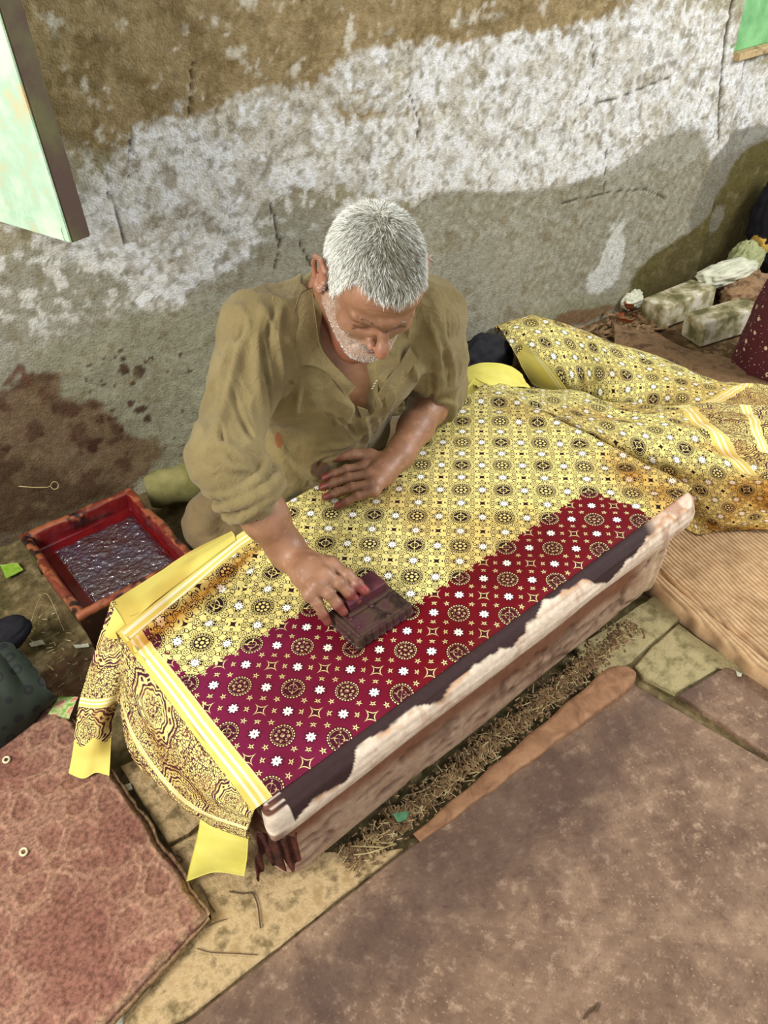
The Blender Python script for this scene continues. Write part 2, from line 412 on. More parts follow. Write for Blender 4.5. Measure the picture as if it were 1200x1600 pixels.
    lay(red, (104, 76, 50), .82); lay(red*sstep(.5, .62, n4), (76, 48, 36), .7)
    lay(mk([(15, 760, .12, .1), (20, 820, .2, .08), (110, 800, .18, .05)], .8), (78, 58, 40), .8)
    d = seg_mask(P, [(8, 600), (33, 572), (40, 590), (55, 607)], .006)+.9*(n3-.5); lay(sstep(1.3, .7, d), (98, 60, 44), .8)
    rng = random.Random(4)
    spots = [(193, 577, 9, 11), (218, 581, 10, 14), (190, 560, 5, 4), (207, 600, 6, 5), (155, 655, 7, 12), (220, 640, 12, 7), (205, 630, 7, 9), (171, 655, 4, 4), (228, 565, 6, 5), (237, 560, 4, 4), (188, 548, 4, 3), (163, 600, 4, 4), (178, 602, 3, 3), (150, 690, 14, 8), (145, 700, 10, 12), (282, 552, 4, 4), (192, 672, 5, 4), (231, 655, 6, 9), (175, 640, 3, 3), (295, 580, 5, 4), (10, 700, 7, 9)]
    for i in range(26): spots.append((rng.uniform(130, 300), rng.uniform(540, 720), rng.uniform(1, 3.4), rng.uniform(1, 3.4)))
    for sx, sy, rx, ry in spots:
        dd = blob(P, sx, sy, rx*.00145, ry*.00145)+.5*(n3-.5); lay(sstep(.33, .45, dd), (70, 44, 32), .9)
    # cracks
    cr = np.zeros(len(P))
    for pts, r in [([(170, 300), (185, 345), (195, 380)], .0035), ([(205, 215), (200, 250), (203, 275)], .003), ([(925, 50), (930, 110), (922, 140), (915, 160)], .003), ([(905, 165), (960, 155), (1050, 120)], .0025), ([(948, 230), (946, 300)], .003), ([(880, 318), (960, 300), (1010, 296), (1040, 310)], .004), ([(640, 150), (655, 190), (650, 215)], .003), ([(470, 380), (490, 420), (505, 440)], .004), ([(425, 320), (440, 380), (430, 420)], .004), ([(300, 100), (296, 180)], .003)]:
        d = seg_mask(P, pts, r*.7)+2.4*(n3-.5); cr = np.maximum(cr, sstep(1.3, .6, d))
    step = 1/(1+np.exp(-(x-2.612-.02*(n1-.5))/.004))
    d = seg_mask(P, [(1146, 0), (1138, 40), (1129, 95), (1123, 170), (1122, 215)], .006)+1.3*(n3-.5); cr = np.maximum(cr, sstep(1.3, .7, d))
    lay(cr, (60, 50, 34), .85)
    c *= (.84+.10*n3+.14*n5+.16*(n2-.4))[:, None]; lay(sstep(.62, .72, fbm(Q, 30, 4, 91)), (120, 106, 76), .45)
    relief = .010*(n1-.5)+.008*(n2-.5)+.0045*(n3-.5)+.006*(fbm(Q, 18, 3, 5)-.5)*(1-damp)+.0022*white-.006*cr-.002*damp-.03*step
    P[:, 1] -= relief
    # opening for the recessed green shutter
    g0 = wall_at(1137, 92)
    inside = (x > g0[0]+.03) & (z > g0[2])
    P[:, 1] += np.where(inside, .09, 0)
    o = link('wall_back', mesh('wall_back', P, gridF(nx, nz_), True, None, c), M['wall']); tag(o, kind='structure')
    return g0
G0 = build_wall()

M['floor'] = mat('trodden_earth_floor', (190, 190, 190), (255, 255, 255), 45, .95, 160, .8, .004, attr=True, detail=8, spec=.15)
def build_floor():
    nx, ny = 520, 330
    X, Y = np.meshgrid(np.linspace(-1.1, 3.7, nx), np.linspace(-1.1, 1.4, ny), indexing='ij')
    P = np.c_[X.ravel(), Y.ravel(), X.ravel()*0]; n1 = fbm(P, 3, 4, 3); n2 = fbm(P, 14, 5, 4); n3 = fbm(P, 60, 3, 6)
    base = lambda *a: np.array(lin(*a)[:3])
    c = np.zeros((len(P), 3)); c[:] = base(104, 92, 58)
    def lay(m_, colr, a=1):
        nonlocal c
        m_ = (np.clip(m_, 0, 1)*a)[:, None]; c = c*(1-m_)+base(*colr)*m_
    lay(sstep(.45, .6, n2), (134, 114, 78), .7)
    x, y = P[:, 0], P[:, 1]
    far = sstep(1.2, 1.6, x); lay(far, (122, 92, 62), .8); lay(far*sstep(.48, .6, n2), (84, 62, 38), .7)
    red = np.exp(-(((x+.12)/.2)**2+((y-.68)/.14)**2)); lay(sstep(.3, .7, red+.6*(n2-.5)), (124, 88, 66), .7)
    lay(sstep(.3, .6, np.exp(-(((x+.3)/.22)**2+((y-1.15)/.25)**2))+.5*(n2-.5)), (94, 86, 46), .8)
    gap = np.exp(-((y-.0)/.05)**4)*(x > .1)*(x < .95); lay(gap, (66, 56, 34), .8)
    lay(sstep(.6, .7, n3), (170, 150, 110), .5)
    P[:, 2] = -.014+.007*(n1-.5)+.005*(n2-.5)+.003*(n3-.5)+.012*far*(n2-.3)
    o = link('floor', mesh('floor', P, gridF(nx, ny), True, None, c), M['floor']); tag(o, kind='structure'); return o
FLOOR = build_floor()
def slab_red():
    m, t, b = newmat('red_brown_sandstone')
    c = ramp(t, nz(t, 7, 14, .68), [(.32, lin(94, 71, 54)), (.5, lin(120, 94, 73)), (.68, lin(148, 121, 96))])
    f = E(nz(t, 38, 8, .7)); c = mixc(t, soft(.60, f, .12)*.6, c, lin(180, 152, 124)); c = mixc(t, soft(f, .40, .12)*.6, c, lin(86, 62, 50))
    f2 = E(nz(t, 150, 4, .7)); c = mixc(t, soft(.64, f2, .08)*.5, c, lin(190, 164, 138)); c = mixc(t, soft(f2, .37, .06)*.5, c, lin(70, 50, 42))
    s = t.nodes.new('ShaderNodeSeparateXYZ'); t.links.new(pos(t), s.inputs[0]); x, y = E(s.outputs[0]), E(s.outputs[1])
    d = ab(y+.13+(x-.3)*.06)*7+ab(x-.36)*1.1+(E(nz(t, 9, 6))-.5)*2.2            # dye spilt beside the table
    c = mixc(t, soft(d, .75, .6)*.62, c, lin(66, 48, 42))
    t.links.new(c, b.inputs['Base Color']); b.inputs['Roughness'].default_value = .7; b.inputs['Specular IOR Level'].default_value = .3
    bump(t, b, E(nz(t, 60, 10, .7))*1.+E(nz(t, 12, 6))*2., .5, .003); return m
M['slab_red'] = slab_red()
M['slab_olive'] = mat('olive_stained_stone', (110, 100, 64), (160, 146, 104), 30, .85, 150, .9, .004, detail=14, lo=.35, hi=.68, c3=(164, 150, 108))
M['slab_yellow'] = mat('yellow_brown_stone', (116, 98, 64), (182, 156, 114), 26, .85, 130, .9, .004, detail=14, c3=(156, 130, 88), lo=.38, hi=.64)
def slab(px, z0, z1, m, seed, rough=.004, label=None):
    pts = [at(p[0], p[1], z1) if len(p) == 2 else np.array([p[0], p[1], 0]) for p in px]
    o = link('paving_slab', slab_poly(pts, z0, z1, rough, seed), M[m], FLOOR)
    if label: o['label'] = label
    return o
slab([(984, 1065), (1196, 1187), (.97, -.75, 0), (.97, -1.05, 0), (-.34, -1.05, 0), (-.27, -.055, 0), (290, 1598), (640, 1322)], -.03, .0, 'slab_red', 1, .0015, 'large red-brown stone slab in the foreground')
slab([(1060, 1084), (1132, 1042), (1196, 1066), (1.18, -.42, 0), (1.12, -1.0, 0), (.985, -.75, 0), (1200, 1180)], -.03, .001, 'slab_red', 2, .002, 'smaller red-brown slab behind the pale joint')
slab([(1060, 974), (1192, 1062), (1132, 1038), (1055, 1082), (1006, 1056), (992, 1038), (1020, 1008)], -.03, .0, 'slab_olive', 3, .004)
slab([(1030, 925), (1062, 966), (1020, 1000), (988, 1034), (975, 1040), (935, 1055), (900, 1010)], -.03, .003, 'slab_olive', 4, .006)
slab([(188, 1196), (250, 1170), (330, 1270), (295, 1300), (262, 1316)], -.03, .002, 'slab_yellow', 5, .004)
slab([(266, 1322), (300, 1304), (345, 1280), (470, 1330), (600, 1330), (630, 1324), (286, 1594), (150, 1640), (168, 1592), (325, 1440)], -.03, .0, 'slab_yellow', 6, .003)

# thick square concrete tile with pressed flowers, front left
M['tile'] = mat('pressed_red_concrete', (176, 170, 166), (255, 255, 255), 130, .9, 420, .8, .0018, attr=True, detail=12, lo=.34, hi=.62, spec=.2)
def petal_tile():
    A = np.array([-.0995, .070]); e1 = np.array([-.9824, -.187]); e2 = np.array([-.0378, .9993]); n = 190; L = .60
    U, V_ = np.meshgrid(np.linspace(0, L, n), np.linspace(0, L, n), indexing='ij'); u = U.ravel(); v = V_.ravel()
    Pn = np.c_[u, v, u*0]; wob = .006*(fbm(Pn, 18, 3, 5)-.5)
    edge = np.minimum(u, v)
    P = A+np.outer(u-wob*2*(u < .02), e1)+np.outer(v, e2); x, y = P[:, 0], P[:, 1]
    h = np.zeros(len(P)); d_all = np.full(len(P), 9.)
    for i in range(-3, 3):
        for j in range(-3, 6):
            cx = -.253+i*.123; cy = .122+j*.19+(.098 if i % 2 else 0)
            dx = x-cx; dy = y-cy; r = np.hypot(dx, dy)
            near = r < .1
            if not near.any(): continue
            th = np.arctan2(dy, dx); k = np.round((th-.35)/(math.pi/3))*math.pi/3+.35; 
            a = r*np.cos(th-k); bb = r*np.sin(th-k); w_ = .010+.012*np.clip((a-.02)/.04, 0, 1)
            d = np.hypot((a-.05)/.028, bb/w_)
            d = np.minimum(d, r/.011); d_all = np.minimum(d_all, d)
    wear = fbm(np.c_[x, y, x*0], 7, 4, 8)
    pet = sstep(1.1, .85, d_all); line = sstep(.25, .05, np.abs(d_all-1.12))
    n2 = fbm(np.c_[x, y, x*0], 60, 3, 1)
    h = .03-.0022*pet*(.4+wear)+.0012*line*wear+.0014*(n2-.5)-.012*sstep(.008, 0, edge)*(.5+n2)+.003*(wear-.5)
    b = lambda *a: np.array(lin(*a)[:3])
    c = b(150, 103, 86)+np.outer(sstep(.4, .62, wear), b(168, 126, 104)-b(150, 103, 86))
    pm = (pet*.42*sstep(.25, .6, wear))[:, None]; c = c*(1-pm)+b(140, 88, 76)*pm
    lm = (line*.6*sstep(.35, .6, wear))[:, None]; c = c*(1-lm)+b(192, 148, 120)*lm
    em = (sstep(.02, .0, edge)*sstep(.3, .5, n2))[:, None]*.6; c = c*(1-em)+b(190, 160, 120)*em
    T = np.c_[P, h]; F = gridF(n, n)[:, ::-1]
    # side walls down to the ground
    idx = np.arange(n*n).reshape(n, n); r1 = idx[:, 0]; r2 = idx[0, :]
    V = [T]; Fs = [F]; cs = [c]; off = n*n
    for r, s in ((r1, 1), (r2, -1)):
        prev = r
        for lev, z in enumerate((.02, .008, -.02)):
            q = T[r].copy(); q[:, 2] = z; nn = .004*(fbm(q, 60, 3, lev+3)-.5)
            dirn = e2 if s == 1 else e1
            q[:, :2] += np.outer(.007*(lev+1)*fbm(q, 22, 3, 8)-.010+nn, dirn)
            V.append(q); cs.append(np.tile(b(150, 122, 84), (n, 1))*(.5+.9*fbm(q, 70, 2, 9))[:, None])
            cur = off+np.arange(n); off += n
            f = np.stack([prev[:-1], prev[1:], cur[1:], cur[:-1]], 1)
            Fs.append(f[:, ::-1] if s == 1 else f); prev = cur
    o = link('floral_tile', mesh('floral_tile', np.vstack(V), np.vstack(Fs), True, None, np.vstack(cs)), M['tile'], FLOOR)
    o['label'] = 'thick red tile pressed with flower petals, lower left corner'
petal_tile()
# ------------------------------------------------------------------ the low printing table
P_ = .12; TH = .32; U0, V0 = -.77, -.6
M['vcol'] = mat('stained_table_padding', (226, 226, 226), (255, 255, 255), 90, .7, 300, .35, .0015, attr=True, spec=.3)
M['vgloss'] = mat('wet_dye_wrapping', (220, 220, 220), (255, 255, 255), 60, .28, 60, .5, .003, attr=True, spec=.5, coat=.5)
M['wood_red'] = mat('plank_wood', (116, 80, 54), (158, 118, 84), 18, .7, 90, .5, .002, dist=1.5)
M['block_wood'] = mat('dye_soaked_block_wood', (38, 26, 22), (78, 58, 46), 30, .45, 130, .5, .0015, c3=(74, 44, 48), dist=.8)
M['handle_wood'] = mat('dye_soaked_handle', (70, 34, 40), (92, 48, 54), 20, .4, 90, .3, .001)
cB = lambda *a: np.array(lin(*a)[:3])
def rect_path(x0, x1, y0, y1, r, n, yl=.425):
    """open path: back-left -> front-left -> front-right -> back-right, points and outward normals"""
    pts = []; nrm = []
    def arc(cx, cy, a0, a1):
        for k in range(17):
            a = a0+(a1-a0)*k/16; pts.append((cx+r*math.cos(a), cy+r*math.sin(a))); nrm.append((math.cos(a), math.sin(a)))
    pts.append((x0, yl)); nrm.append((-1, 0)); arc(x0+r, y0+r, math.pi, 1.5*math.pi)
    arc(x1-r, y0+r, 1.5*math.pi, 2*math.pi); pts.append((x1, y1)); nrm.append((1, 0))
    p = np.array(pts); q = np.array(nrm); L = np.r_[0, np.cumsum(np.linalg.norm(np.diff(p, axis=0), axis=1))]
    s = np.linspace(0, L[-1], n)
    P = np.c_[np.interp(s, L, p[:, 0]), np.interp(s, L, p[:, 1])]; N = np.c_[np.interp(s, L, q[:, 0]), np.interp(s, L, q[:, 1])]
    return P, N, s
def sweep(path, profile, nv):
    P, N, s = path; pr_ = catmull(np.array(profile, float), nv); t = np.linspace(0, 1, nv)
    V = np.zeros((len(P), nv, 3))
    V[:, :, :2] = P[:, None]+N[:, None]*pr_[None, :, :1]; V[:, :, 2] = pr_[None, :, 1]
    return V, np.repeat(s[:, None], nv, 1), np.repeat(t[None], len(P), 0)
TABLE = empty('printing_table', (.5, .27, 0))
tag(TABLE, 'low padded printing table wrapped in stained cloth, with the man leaning over it', 'table')
def table_parts():
    path = rect_path(.0, 1.017, .0, .55, .022, 900)
    V, s, t = sweep(path, [(-.03, .3125), (-.010, .3160), (.006, .3145), (.019, .303), (.026, .286), (.027, .268), (.021, .250), (.010, .238), (-.012, .232)], 44)
    Q = np.c_[s.ravel()*1, t.ravel()*.10, s.ravel()*0]; st = Q*np.array([.10, 4.5, 1])
    fac = sstep(-.9, -.3, path[0][:, 0]*0+path[1][:, 0])[:, None]; pin = path[0][:, None]-path[1][:, None]*.016; V[:, :, :2] = V[:, :, :2]*fac[..., None]+pin*(1-fac[..., None]); V[:, :, 2] -= .01*(1-fac)
    lin_n = fbm(st, 40, 4, 2); n2 = fbm(Q, 12, 4, 4); n3 = fbm(Q, 45, 3, 5); tt = t.ravel(); x = V[:, :, 0].ravel()
    V = V.reshape(-1, 3)
    N = np.repeat(path[1], 44, 0)
    sag = .003*(fbm(Q*np.array([.5, 1, 1]), 6, 2, 8)-.5); fold = .004*(np.abs(lin_n-.5)*2-.3)*(tt > .3)
    V[:, :2] += N*(fold+sag+.0004*(n3-.5))[:, None]; V[:, 2] += .003*(fbm(Q*np.array([.5, 1, 1]), 5, 2, 4)-.5)*(tt > .4)
    c = np.zeros((len(V), 3)); c[:] = cB(236, 216, 190)
    def lay(m_, colr, a=1):
        nonlocal c
        m_ = (np.clip(m_, 0, 1)*a)[:, None]; c = c*(1-m_)+cB(*colr)*m_
    lay(sstep(.5, .65, lin_n), (204, 176, 146), .6); lay(sstep(.6, .7, n3), (180, 130, 96), .35)
    jag = tt-(.47+.16*(fbm(Q, 22, 3, 6)-.5)*2+.20*(fbm(Q, 6, 2, 16)-.5)*2-.10*x+.09*sstep(.25, .0, x))
    band = sstep(.015, -.005, jag); front = (N[:, 1] < -.3)
    lay(sstep(.10, .0, jag)*(1-band)*sstep(.45, .5, n2), (196, 140, 90), .8)
    right = sstep(.86, .93, x+.06*(n2-.5))
    lay(band*(1-right)*np.where((x < .04) & (lin_n < .5), .25, 1), (54, 32, 30)); lay(right*sstep(.5, .0, tt)*sstep(.4, .6, n2), (186, 128, 88), .7)
    lay(right*sstep(.45, .6, n3), (150, 94, 66), .4)
    lay(sstep(.04, .015, x)*sstep(.5, .55, lin_n), (120, 70, 50), .7)
    o = link('padded_rim', mesh('padded_rim', V, gridF(900, 44), True, None, c), M['vcol']); under(TABLE, o); o['label'] = 'pale folded rim with a dark brown dye band'
    # body
    path = rect_path(.012, 1.03, .012, .54, .045, 620)
    V, s, t = sweep(path, [(-.01, .256), (-.004, .246), (.004, .22), (.004, .17), (.0, .12), (-.006, .07), (-.014, .035), (-.04, .026), (-.2, .026)], 46)
    Q = np.c_[s.ravel(), V[:, :, 2].ravel(), s.ravel()*0]; V = V.reshape(-1, 3); x = V[:, 0]; z = V[:, 2]; N = np.repeat(path[1], 46, 0)
    cr = fbm(np.c_[Q[:, 0]*.5+Q[:, 1]*.6, Q[:, 1]-.2*Q[:, 0], Q[:, 2]], 15, 4, 3); n2 = fbm(Q, 9, 4, 4); n3 = fbm(Q, 60, 3, 5); endf = sstep(.86, 1.0, x)
    ridg = np.abs(cr-.5)*2; V[:, :2] += N*((.007*(fbm(Q*np.array([.4, 1, 1]), 6, 2, 44)-.5)-.004*sstep(.12, .0, ridg)+.003*ridg)*(1+1.5*endf))[:, None]
    # pleats gathering towards the right end
    pl = np.sin(s.ravel()*150+3*n2)*.003*sstep(.93, 1.0, x); V[:, :2] += N*pl[:, None]
    c = np.zeros((len(V), 3)); c[:] = cB(184, 152, 124)
    lay(sstep(.45, .6, n2), (156, 118, 92), .8); lay(sstep(.50, .62, n3), (200, 172, 144), .5)
    up = sstep(.135, .175, z+.05*(n2-.5)+.03*(cr-.5)+.03*x); lay(up*(1-endf), (122, 72, 44), .85); lay(sstep(.215, .235, z+.02*(n2-.5)), (148, 84, 52), .5)
    lay(endf, (222, 194, 160), .8); lay(endf*sstep(.15, .02, ridg), (140, 100, 76), .8)
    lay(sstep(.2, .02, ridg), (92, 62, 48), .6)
    o = link('wrapped_body', mesh('wrapped_body', V, gridF(620, 46), True, None, c), M['vcol']); under(TABLE, o); o['label'] = 'brown crumpled wrapping of the table box'
    top = slab_poly([(.034, .034), (.99, .034), (.99, .545), (.034, .415)], .06, .311, .0, 3); top.name = 'bed'; under(TABLE, link('bed', top, M['wood_red']))
    for i, (x0, x1) in enumerate([(.08, .2), (.82, .95)]):
        for y0 in (.06, .4): under(TABLE, link('foot', rbox('foot', (x0, y0, -.02), (x1, y0+.1, .05), .006, jit=.004, seed=i), M['wood_red']))
    # torn dark rags hanging from the near corner
    M['rag'] = mat('dye_dark_rag', (44, 20, 16), (92, 46, 30), 40, .7, 200, .6, .002)
    for i, (rows) in enumerate([
        [[(392, 1282, .27), (402, 1288, .27), (414, 1292, .262)], [(386, 1310, .22), (398, 1320, .215), (412, 1318, .22)], [(384, 1342, .17), (392, 1352, .16), (402, 1340, .175)]],
        [[(406, 1290, .262), (420, 1296, .258), (436, 1300, .254)], [(410, 1318, .22), (424, 1326, .215), (438, 1322, .215)], [(420, 1338, .185), (432, 1344, .175), (444, 1348, .17)]],
        [[(428, 1298, .258), (446, 1296, .254), (462, 1290, .25)], [(438, 1326, .21), (450, 1322, .21), (462, 1310, .225)], [(452, 1350, .165), (458, 1342, .175), (466, 1328, .195)]]]):
        R_ = [[at(*p)+np.array([-.004, -.012, 0]) for p in r] for r in rows]
        # keep the rags just outside the body
        A = patch(R_, 16, 14); A[:, 1] = np.minimum(A[:, 1], -.004)+.003*np.sin(A[:, 0]*500+i); F = gridF(16, 14); A, F = thicken(A, F, .0015, 16, 14)
        under(TABLE, link('torn_rag', mesh('torn_rag', A, F), M['rag']))
table_parts()
# the worn plank lying along the table foot
def plank():
    xs = np.linspace(.24, .815, 90); V = []; 
    for i, x in enumerate(xs):
        f = (x-.24)/.575; tip = min(1, (1-f)*14)**.5; wv = .010+.022*f
        yc = -.048-.026*f; w2 = wv*tip; zt = .004+.016*f*tip
        prof = [(-1, -.02), (-1, .6), (-.93, .92), (-.6, 1), (0, 1.02), (.6, 1), (.94, .92), (1, .6), (1, -.02)]
        for a, b in prof: V.append((x, yc+a*w2+.0015*math.sin(x*60+a), (zt if b > 0 else 1)*b if b > 0 else -.012))
    F = gridF(90, 9)
    o = link('wooden_plank', mesh('wooden_plank', V, F), M['wood_red']); tag(o, 'rounded worn wooden plank lying along the foot of the printing table', 'plank')
plank()
# straw, chips and dust caught under the table
M['straw'] = mat('dry_straw', (150, 130, 84), (196, 178, 130), 40, .85, 200, .3, .001)
M['chip'] = mat('brown_chips', (84, 62, 40), (150, 120, 84), 50, .9, 200, .4, .001)
def litter(name, fn, n, m, label, seed, cat='litter', ln=(.006, .03), wd=(.0008, .0022)):
    rng = random.Random(seed); mb = MB()
    for i in range(n):
        x, y, z = fn(rng); a = rng.uniform(0, math.pi); L = rng.uniform(*ln); w_ = rng.uniform(*wd); tl = rng.uniform(-.3, .3)
        d = np.array([math.cos(a), math.sin(a), tl])*L/2; n_ = np.array([-math.sin(a), math.cos(a), 0])*w_; up = np.array([0, 0, w_*.8])
        c = np.array([x, y, z+abs(d[2])+w_])
        mb.add([c-d-n_, c-d+n_, c-d*.8+up, c+d-n_*.6, c+d+n_*.6, c+d*.8+up], [(0, 2, 1), (3, 4, 5), (0, 1, 4, 3), (1, 2, 5, 4), (2, 0, 3, 5)])
    o = link(name, mb.mesh(name, False), m); tag(o, label, cat, kind='stuff'); return o
litter('straw_litter', lambda r: (r.uniform(.12, .92), r.gauss(-.004, .014), .002), 700, M['straw'], 'straw and chips caught in the gap under the table front', 3, ln=(.004, .022), wd=(.0005, .0016))
litter('chip_litter', lambda r: (r.uniform(.12, .92), r.gauss(-.002, .014), .000), 2600, M['chip'], 'brown wood chips and dust under the table front', 5, ln=(.002, .012), wd=(.001, .0035))
litter('floor_debris', lambda r: (r.uniform(-.30, -.03), r.uniform(.60, .95), -.008), 170, M['straw'], 'bits of straw and husk on the earth beside the dye tray', 8, ln=(.003, .016), wd=(.0006, .002))
litter('corner_rubble', lambda r: (r.gauss(2.08, .07), r.gauss(.86, .05), .0), 220, M['chip'], 'brown chips and twigs heaped at the wall foot', 9, ln=(.01, .07), wd=(.003, .010))
for k, (pts, lab) in enumerate([([(548, 1322), (575, 1323), (600, 1324)], 'pale straw lying by the lower end of the table'), ([(552, 1336), (580, 1332), (618, 1318)], 'second pale straw crossing below the first')]):
    V, F = tube([at(x, y, .006) for x, y in pts], .0014, 6, 12); tag(link('straw', mesh('straw', V, F), M['straw']), lab, 'straw')

# ------------------------------------------------------------------ the printed cloth
CL = empty('printed_cotton_cloth', (.5, .27, .32))
tag(CL, 'long yellow block-printed cotton cloth, part overprinted dark red, spread over the table', 'cloth')
def set_stain_shade(me, s):
    a = me.attributes.new('StainShade', 'FLOAT', 'POINT'); a.data.foreach_set('value', np.asarray(s, dtype=np.float32))
def yback(x): return np.interp(x, [-.1, 0, .27, .4, .7, 1.04], [.42, .43, .502, .52, .535, .573])
def sheet():
    nx, ny = 420, 250
    gx = np.linspace(-.006, 1.10, nx); gv = np.linspace(0, 1, ny)
    X, T = np.meshgrid(gx, gv, indexing='ij'); X = X.ravel(); T = T.ravel()
    xe = 1.03; yb = yback(np.minimum(X, xe)); Y = .002+T*(yb+.10-.002)
    ox = np.maximum(0, X-xe); oy = np.maximum(0, Y-yb); r = .012
    x = np.minimum(X, xe)+r*(1-np.exp(-ox/r)); y = np.minimum(Y, yb)+r*(1-np.exp(-oy/r))
    z = .3215-np.maximum(0, ox-r*(1-np.exp(-ox/r)))-np.maximum(0, oy-r*(1-np.exp(-oy/r)))
    Q = np.c_[X, Y, X*0]; z += .0022*(fbm(Q, 8, 3, 3)-.5)*1.5
    wr = np.exp(-((X-.10)/.16)**2-((Y-.40)/.06)**2)
    dline = (Y-.27*X-.385); z += wr*.006*np.sin(dline*210)*(.6+.8*fbm(Q, 6, 2, 4)); z += .004*np.exp(-((X-.98)/.05)**2)*np.sin(Y*60+X*40)
    z += .003*sstep(.06, 0, X)*np.sin(Y*30)
    z -= .004*sstep(.02, 0, Y)
    # dye mask in table units
    u = X/P_+U0; v = Y/P_+V0
    sc = .06*np.abs(np.sin(u*2*math.pi*2)); sc2 = .06*np.abs(np.sin(v*2*math.pi*2))
    redA = (v < .50+sc) & (u > -.58+.10*(fbm(Q, 60, 2, 3)-.2)) & (u < 6.62-.22*np.maximum(v, -.2)+sc2)
    redB = (v < 1.50+sc) & (u < 1.5+sc2*.8) & (u > -.52+.12*(fbm(Q, 60, 2, 3)-.2))
    redC = (u < -.50+.12*fbm(Q, 40, 2, 9)) & (u > -.58) & (v < 2.8)&(fbm(Q, 30, 2, 19) > .38)
    d = (redA | redB | redC).astype(float)
    g = np.zeros(len(X)); s1 = (X+.005)/.033; m1 = (s1 >= 0) & (s1 <= 1) & (v < 3.05); g[m1] = .1+.9*s1[m1]
    s2 = (Y-(yb-.034))/.034; m2 = (s2 >= 0) & (s2 <= 1) & (X < .36) & (X > .0); g[m2] = .1+.9*s2[m2]
    m3 = (s2 > 1) & (X < .36); g[m3] = .2
    d[g > 0] = 0
    c = np.c_[d, g, X*0]
    st = np.exp(-((dline+.018)/.014)**2)*sstep(.34, .2, X)*sstep(.0, .05, X)*.9 + np.exp(-((Y-yb+.05)/.02)**2)*(X < .3)*.5+.35*sstep(.5, .65, fbm(Q, 7, 3, 30))  # brown band along the back-left fold paints its shade
    st += .7*np.exp(-((X-.97)/.05)**2-((Y-.08)/.1)**2)
    me = mesh('table_sheet', np.c_[x, y, z], gridF(nx, ny), True, np.c_[u, v], c); set_stain_shade(me, st)
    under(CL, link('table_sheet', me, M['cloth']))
sheet()
def cloth_patch(name, rows, nu, nv, colf, unit=P_, amp=.003, seed=0, off=(0, 0), rot=0, thick=.0012, mat_='cloth', label=None, flip=False, sm=.4):
    R_ = [[(at(*p) if len(p) == 3 else np.array(p[:3])) for p in r] for r in rows]
    A = patch(R_, nu, nv); G = A.reshape(nu, nv, 3)
    lu = np.r_[0, np.cumsum(np.linalg.norm(np.diff(G[:, nv//2], axis=0), axis=1))]; lv = np.r_[0, np.cumsum(np.linalg.norm(np.diff(G[nu//2], axis=0), axis=1))]
    U, V_ = np.meshgrid(lu, lv, indexing='ij'); U = U.ravel(); V_ = V_.ravel(); R1, C1 = [q.ravel() for q in np.meshgrid(np.linspace(0, len(rows)-1, nu), np.linspace(0, len(rows[0])-1, nv), indexing='ij')]
    n_ = np.cross(np.gradient(G, axis=0), np.gradient(G, axis=1)); n_ /= np.linalg.norm(n_, axis=2, keepdims=True)+1e-9; n_ = n_.reshape(-1, 3)
    if flip: n_ = -n_
    Q = np.c_[U, V_, U*0]; rn = fbm(Q, 7, 3, seed)-.5; rid = 1-np.abs(fbm(Q*np.array([1, .5, 1]), 10, 3, seed+5)-.5)*4
    A = A+n_*(amp*(2*rn+rid*.8))[:, None]
    ca, sa = math.cos(rot), math.sin(rot); uv = np.c_[(U*ca-V_*sa)/unit+off[0], (U*sa+V_*ca)/unit+off[1]]
    c = colf(R1, C1, U, V_, Q); st = sm*sstep(.45, .7, fbm(Q, 9, 3, seed+40))+.5*sstep(.1, -.6, rid)+(.6*sstep(2.0, 2.9, R1) if name == 'gathered_near_length' else 0)  # creases and the near fold's table side browned as painted shade
    F = gridF(nu, nv); n0 = len(A)
    A, F = thicken(A, F, thick, nu, nv)
    if len(A) > n0: uv = np.vstack([uv, uv]); c = np.vstack([c, c]); st = np.r_[st, st]
    me = mesh(name, A, F, True, uv, c); set_stain_shade(me, st)
    o = link(name, me, M[mat_]); under(CL, o)
    if label: o['label'] = label
    return o
def cf_med(r, c, u, v, q):
    o = np.zeros((len(r), 3)); o[:, 2] = 1
    return o
def cf_drape(r, c, u, v, q):
    o = np.zeros((len(r), 3)); o[:, 2] = 1
    s = (r-2.0)/.24; m_ = (s > 0) & (s < 1); o[m_, 1] = (.3+.6*s[m_])
    s = (r-.0)/.10; m_ = s < 1; o[m_, 1] = .2
    m_ = r > 3.1; o[m_, 1] = 0
    return o
cloth_patch('hanging_end', [
    [(192, 984, .319), (240, 1047, .319), (290, 1116, .319), (345, 1192, .319), (399, 1262, .319)],
    [(190, 1040, .275), (224, 1098, .262), (268, 1165, .262), (325, 1235, .27), (394, 1278, .298)],
    [(190, 1090, .22), (215, 1150, .19), (258, 1212, .182), (312, 1262, .196), (389, 1292, .278)],
    [(190, 1122, .17), (206, 1180, .13), (258, 1238, .135), (318, 1284, .162), (385, 1308, .255)],
    [(212, 1140, .15), (230, 1190, .10), (285, 1246, .11), (330, 1288, .135), (392, 1312, .23)]], 130, 120, cf_drape, .15, .003, 3, (.30, .1), 0, label='hanging end printed with large dark medallions')
def cf_strip(r, c, u, v, q):
    o = np.zeros((len(r), 3)); o[:, 2] = 1
    o[r > 3.25+.1*np.sin(c*3), 1] = .2; m_ = (r > 2.15) & (r < 2.35); o[m_, 1] = .3+(r[m_]-2.15)*3
    o[(r < .75)&(c > .3), 1] = .2
    return o
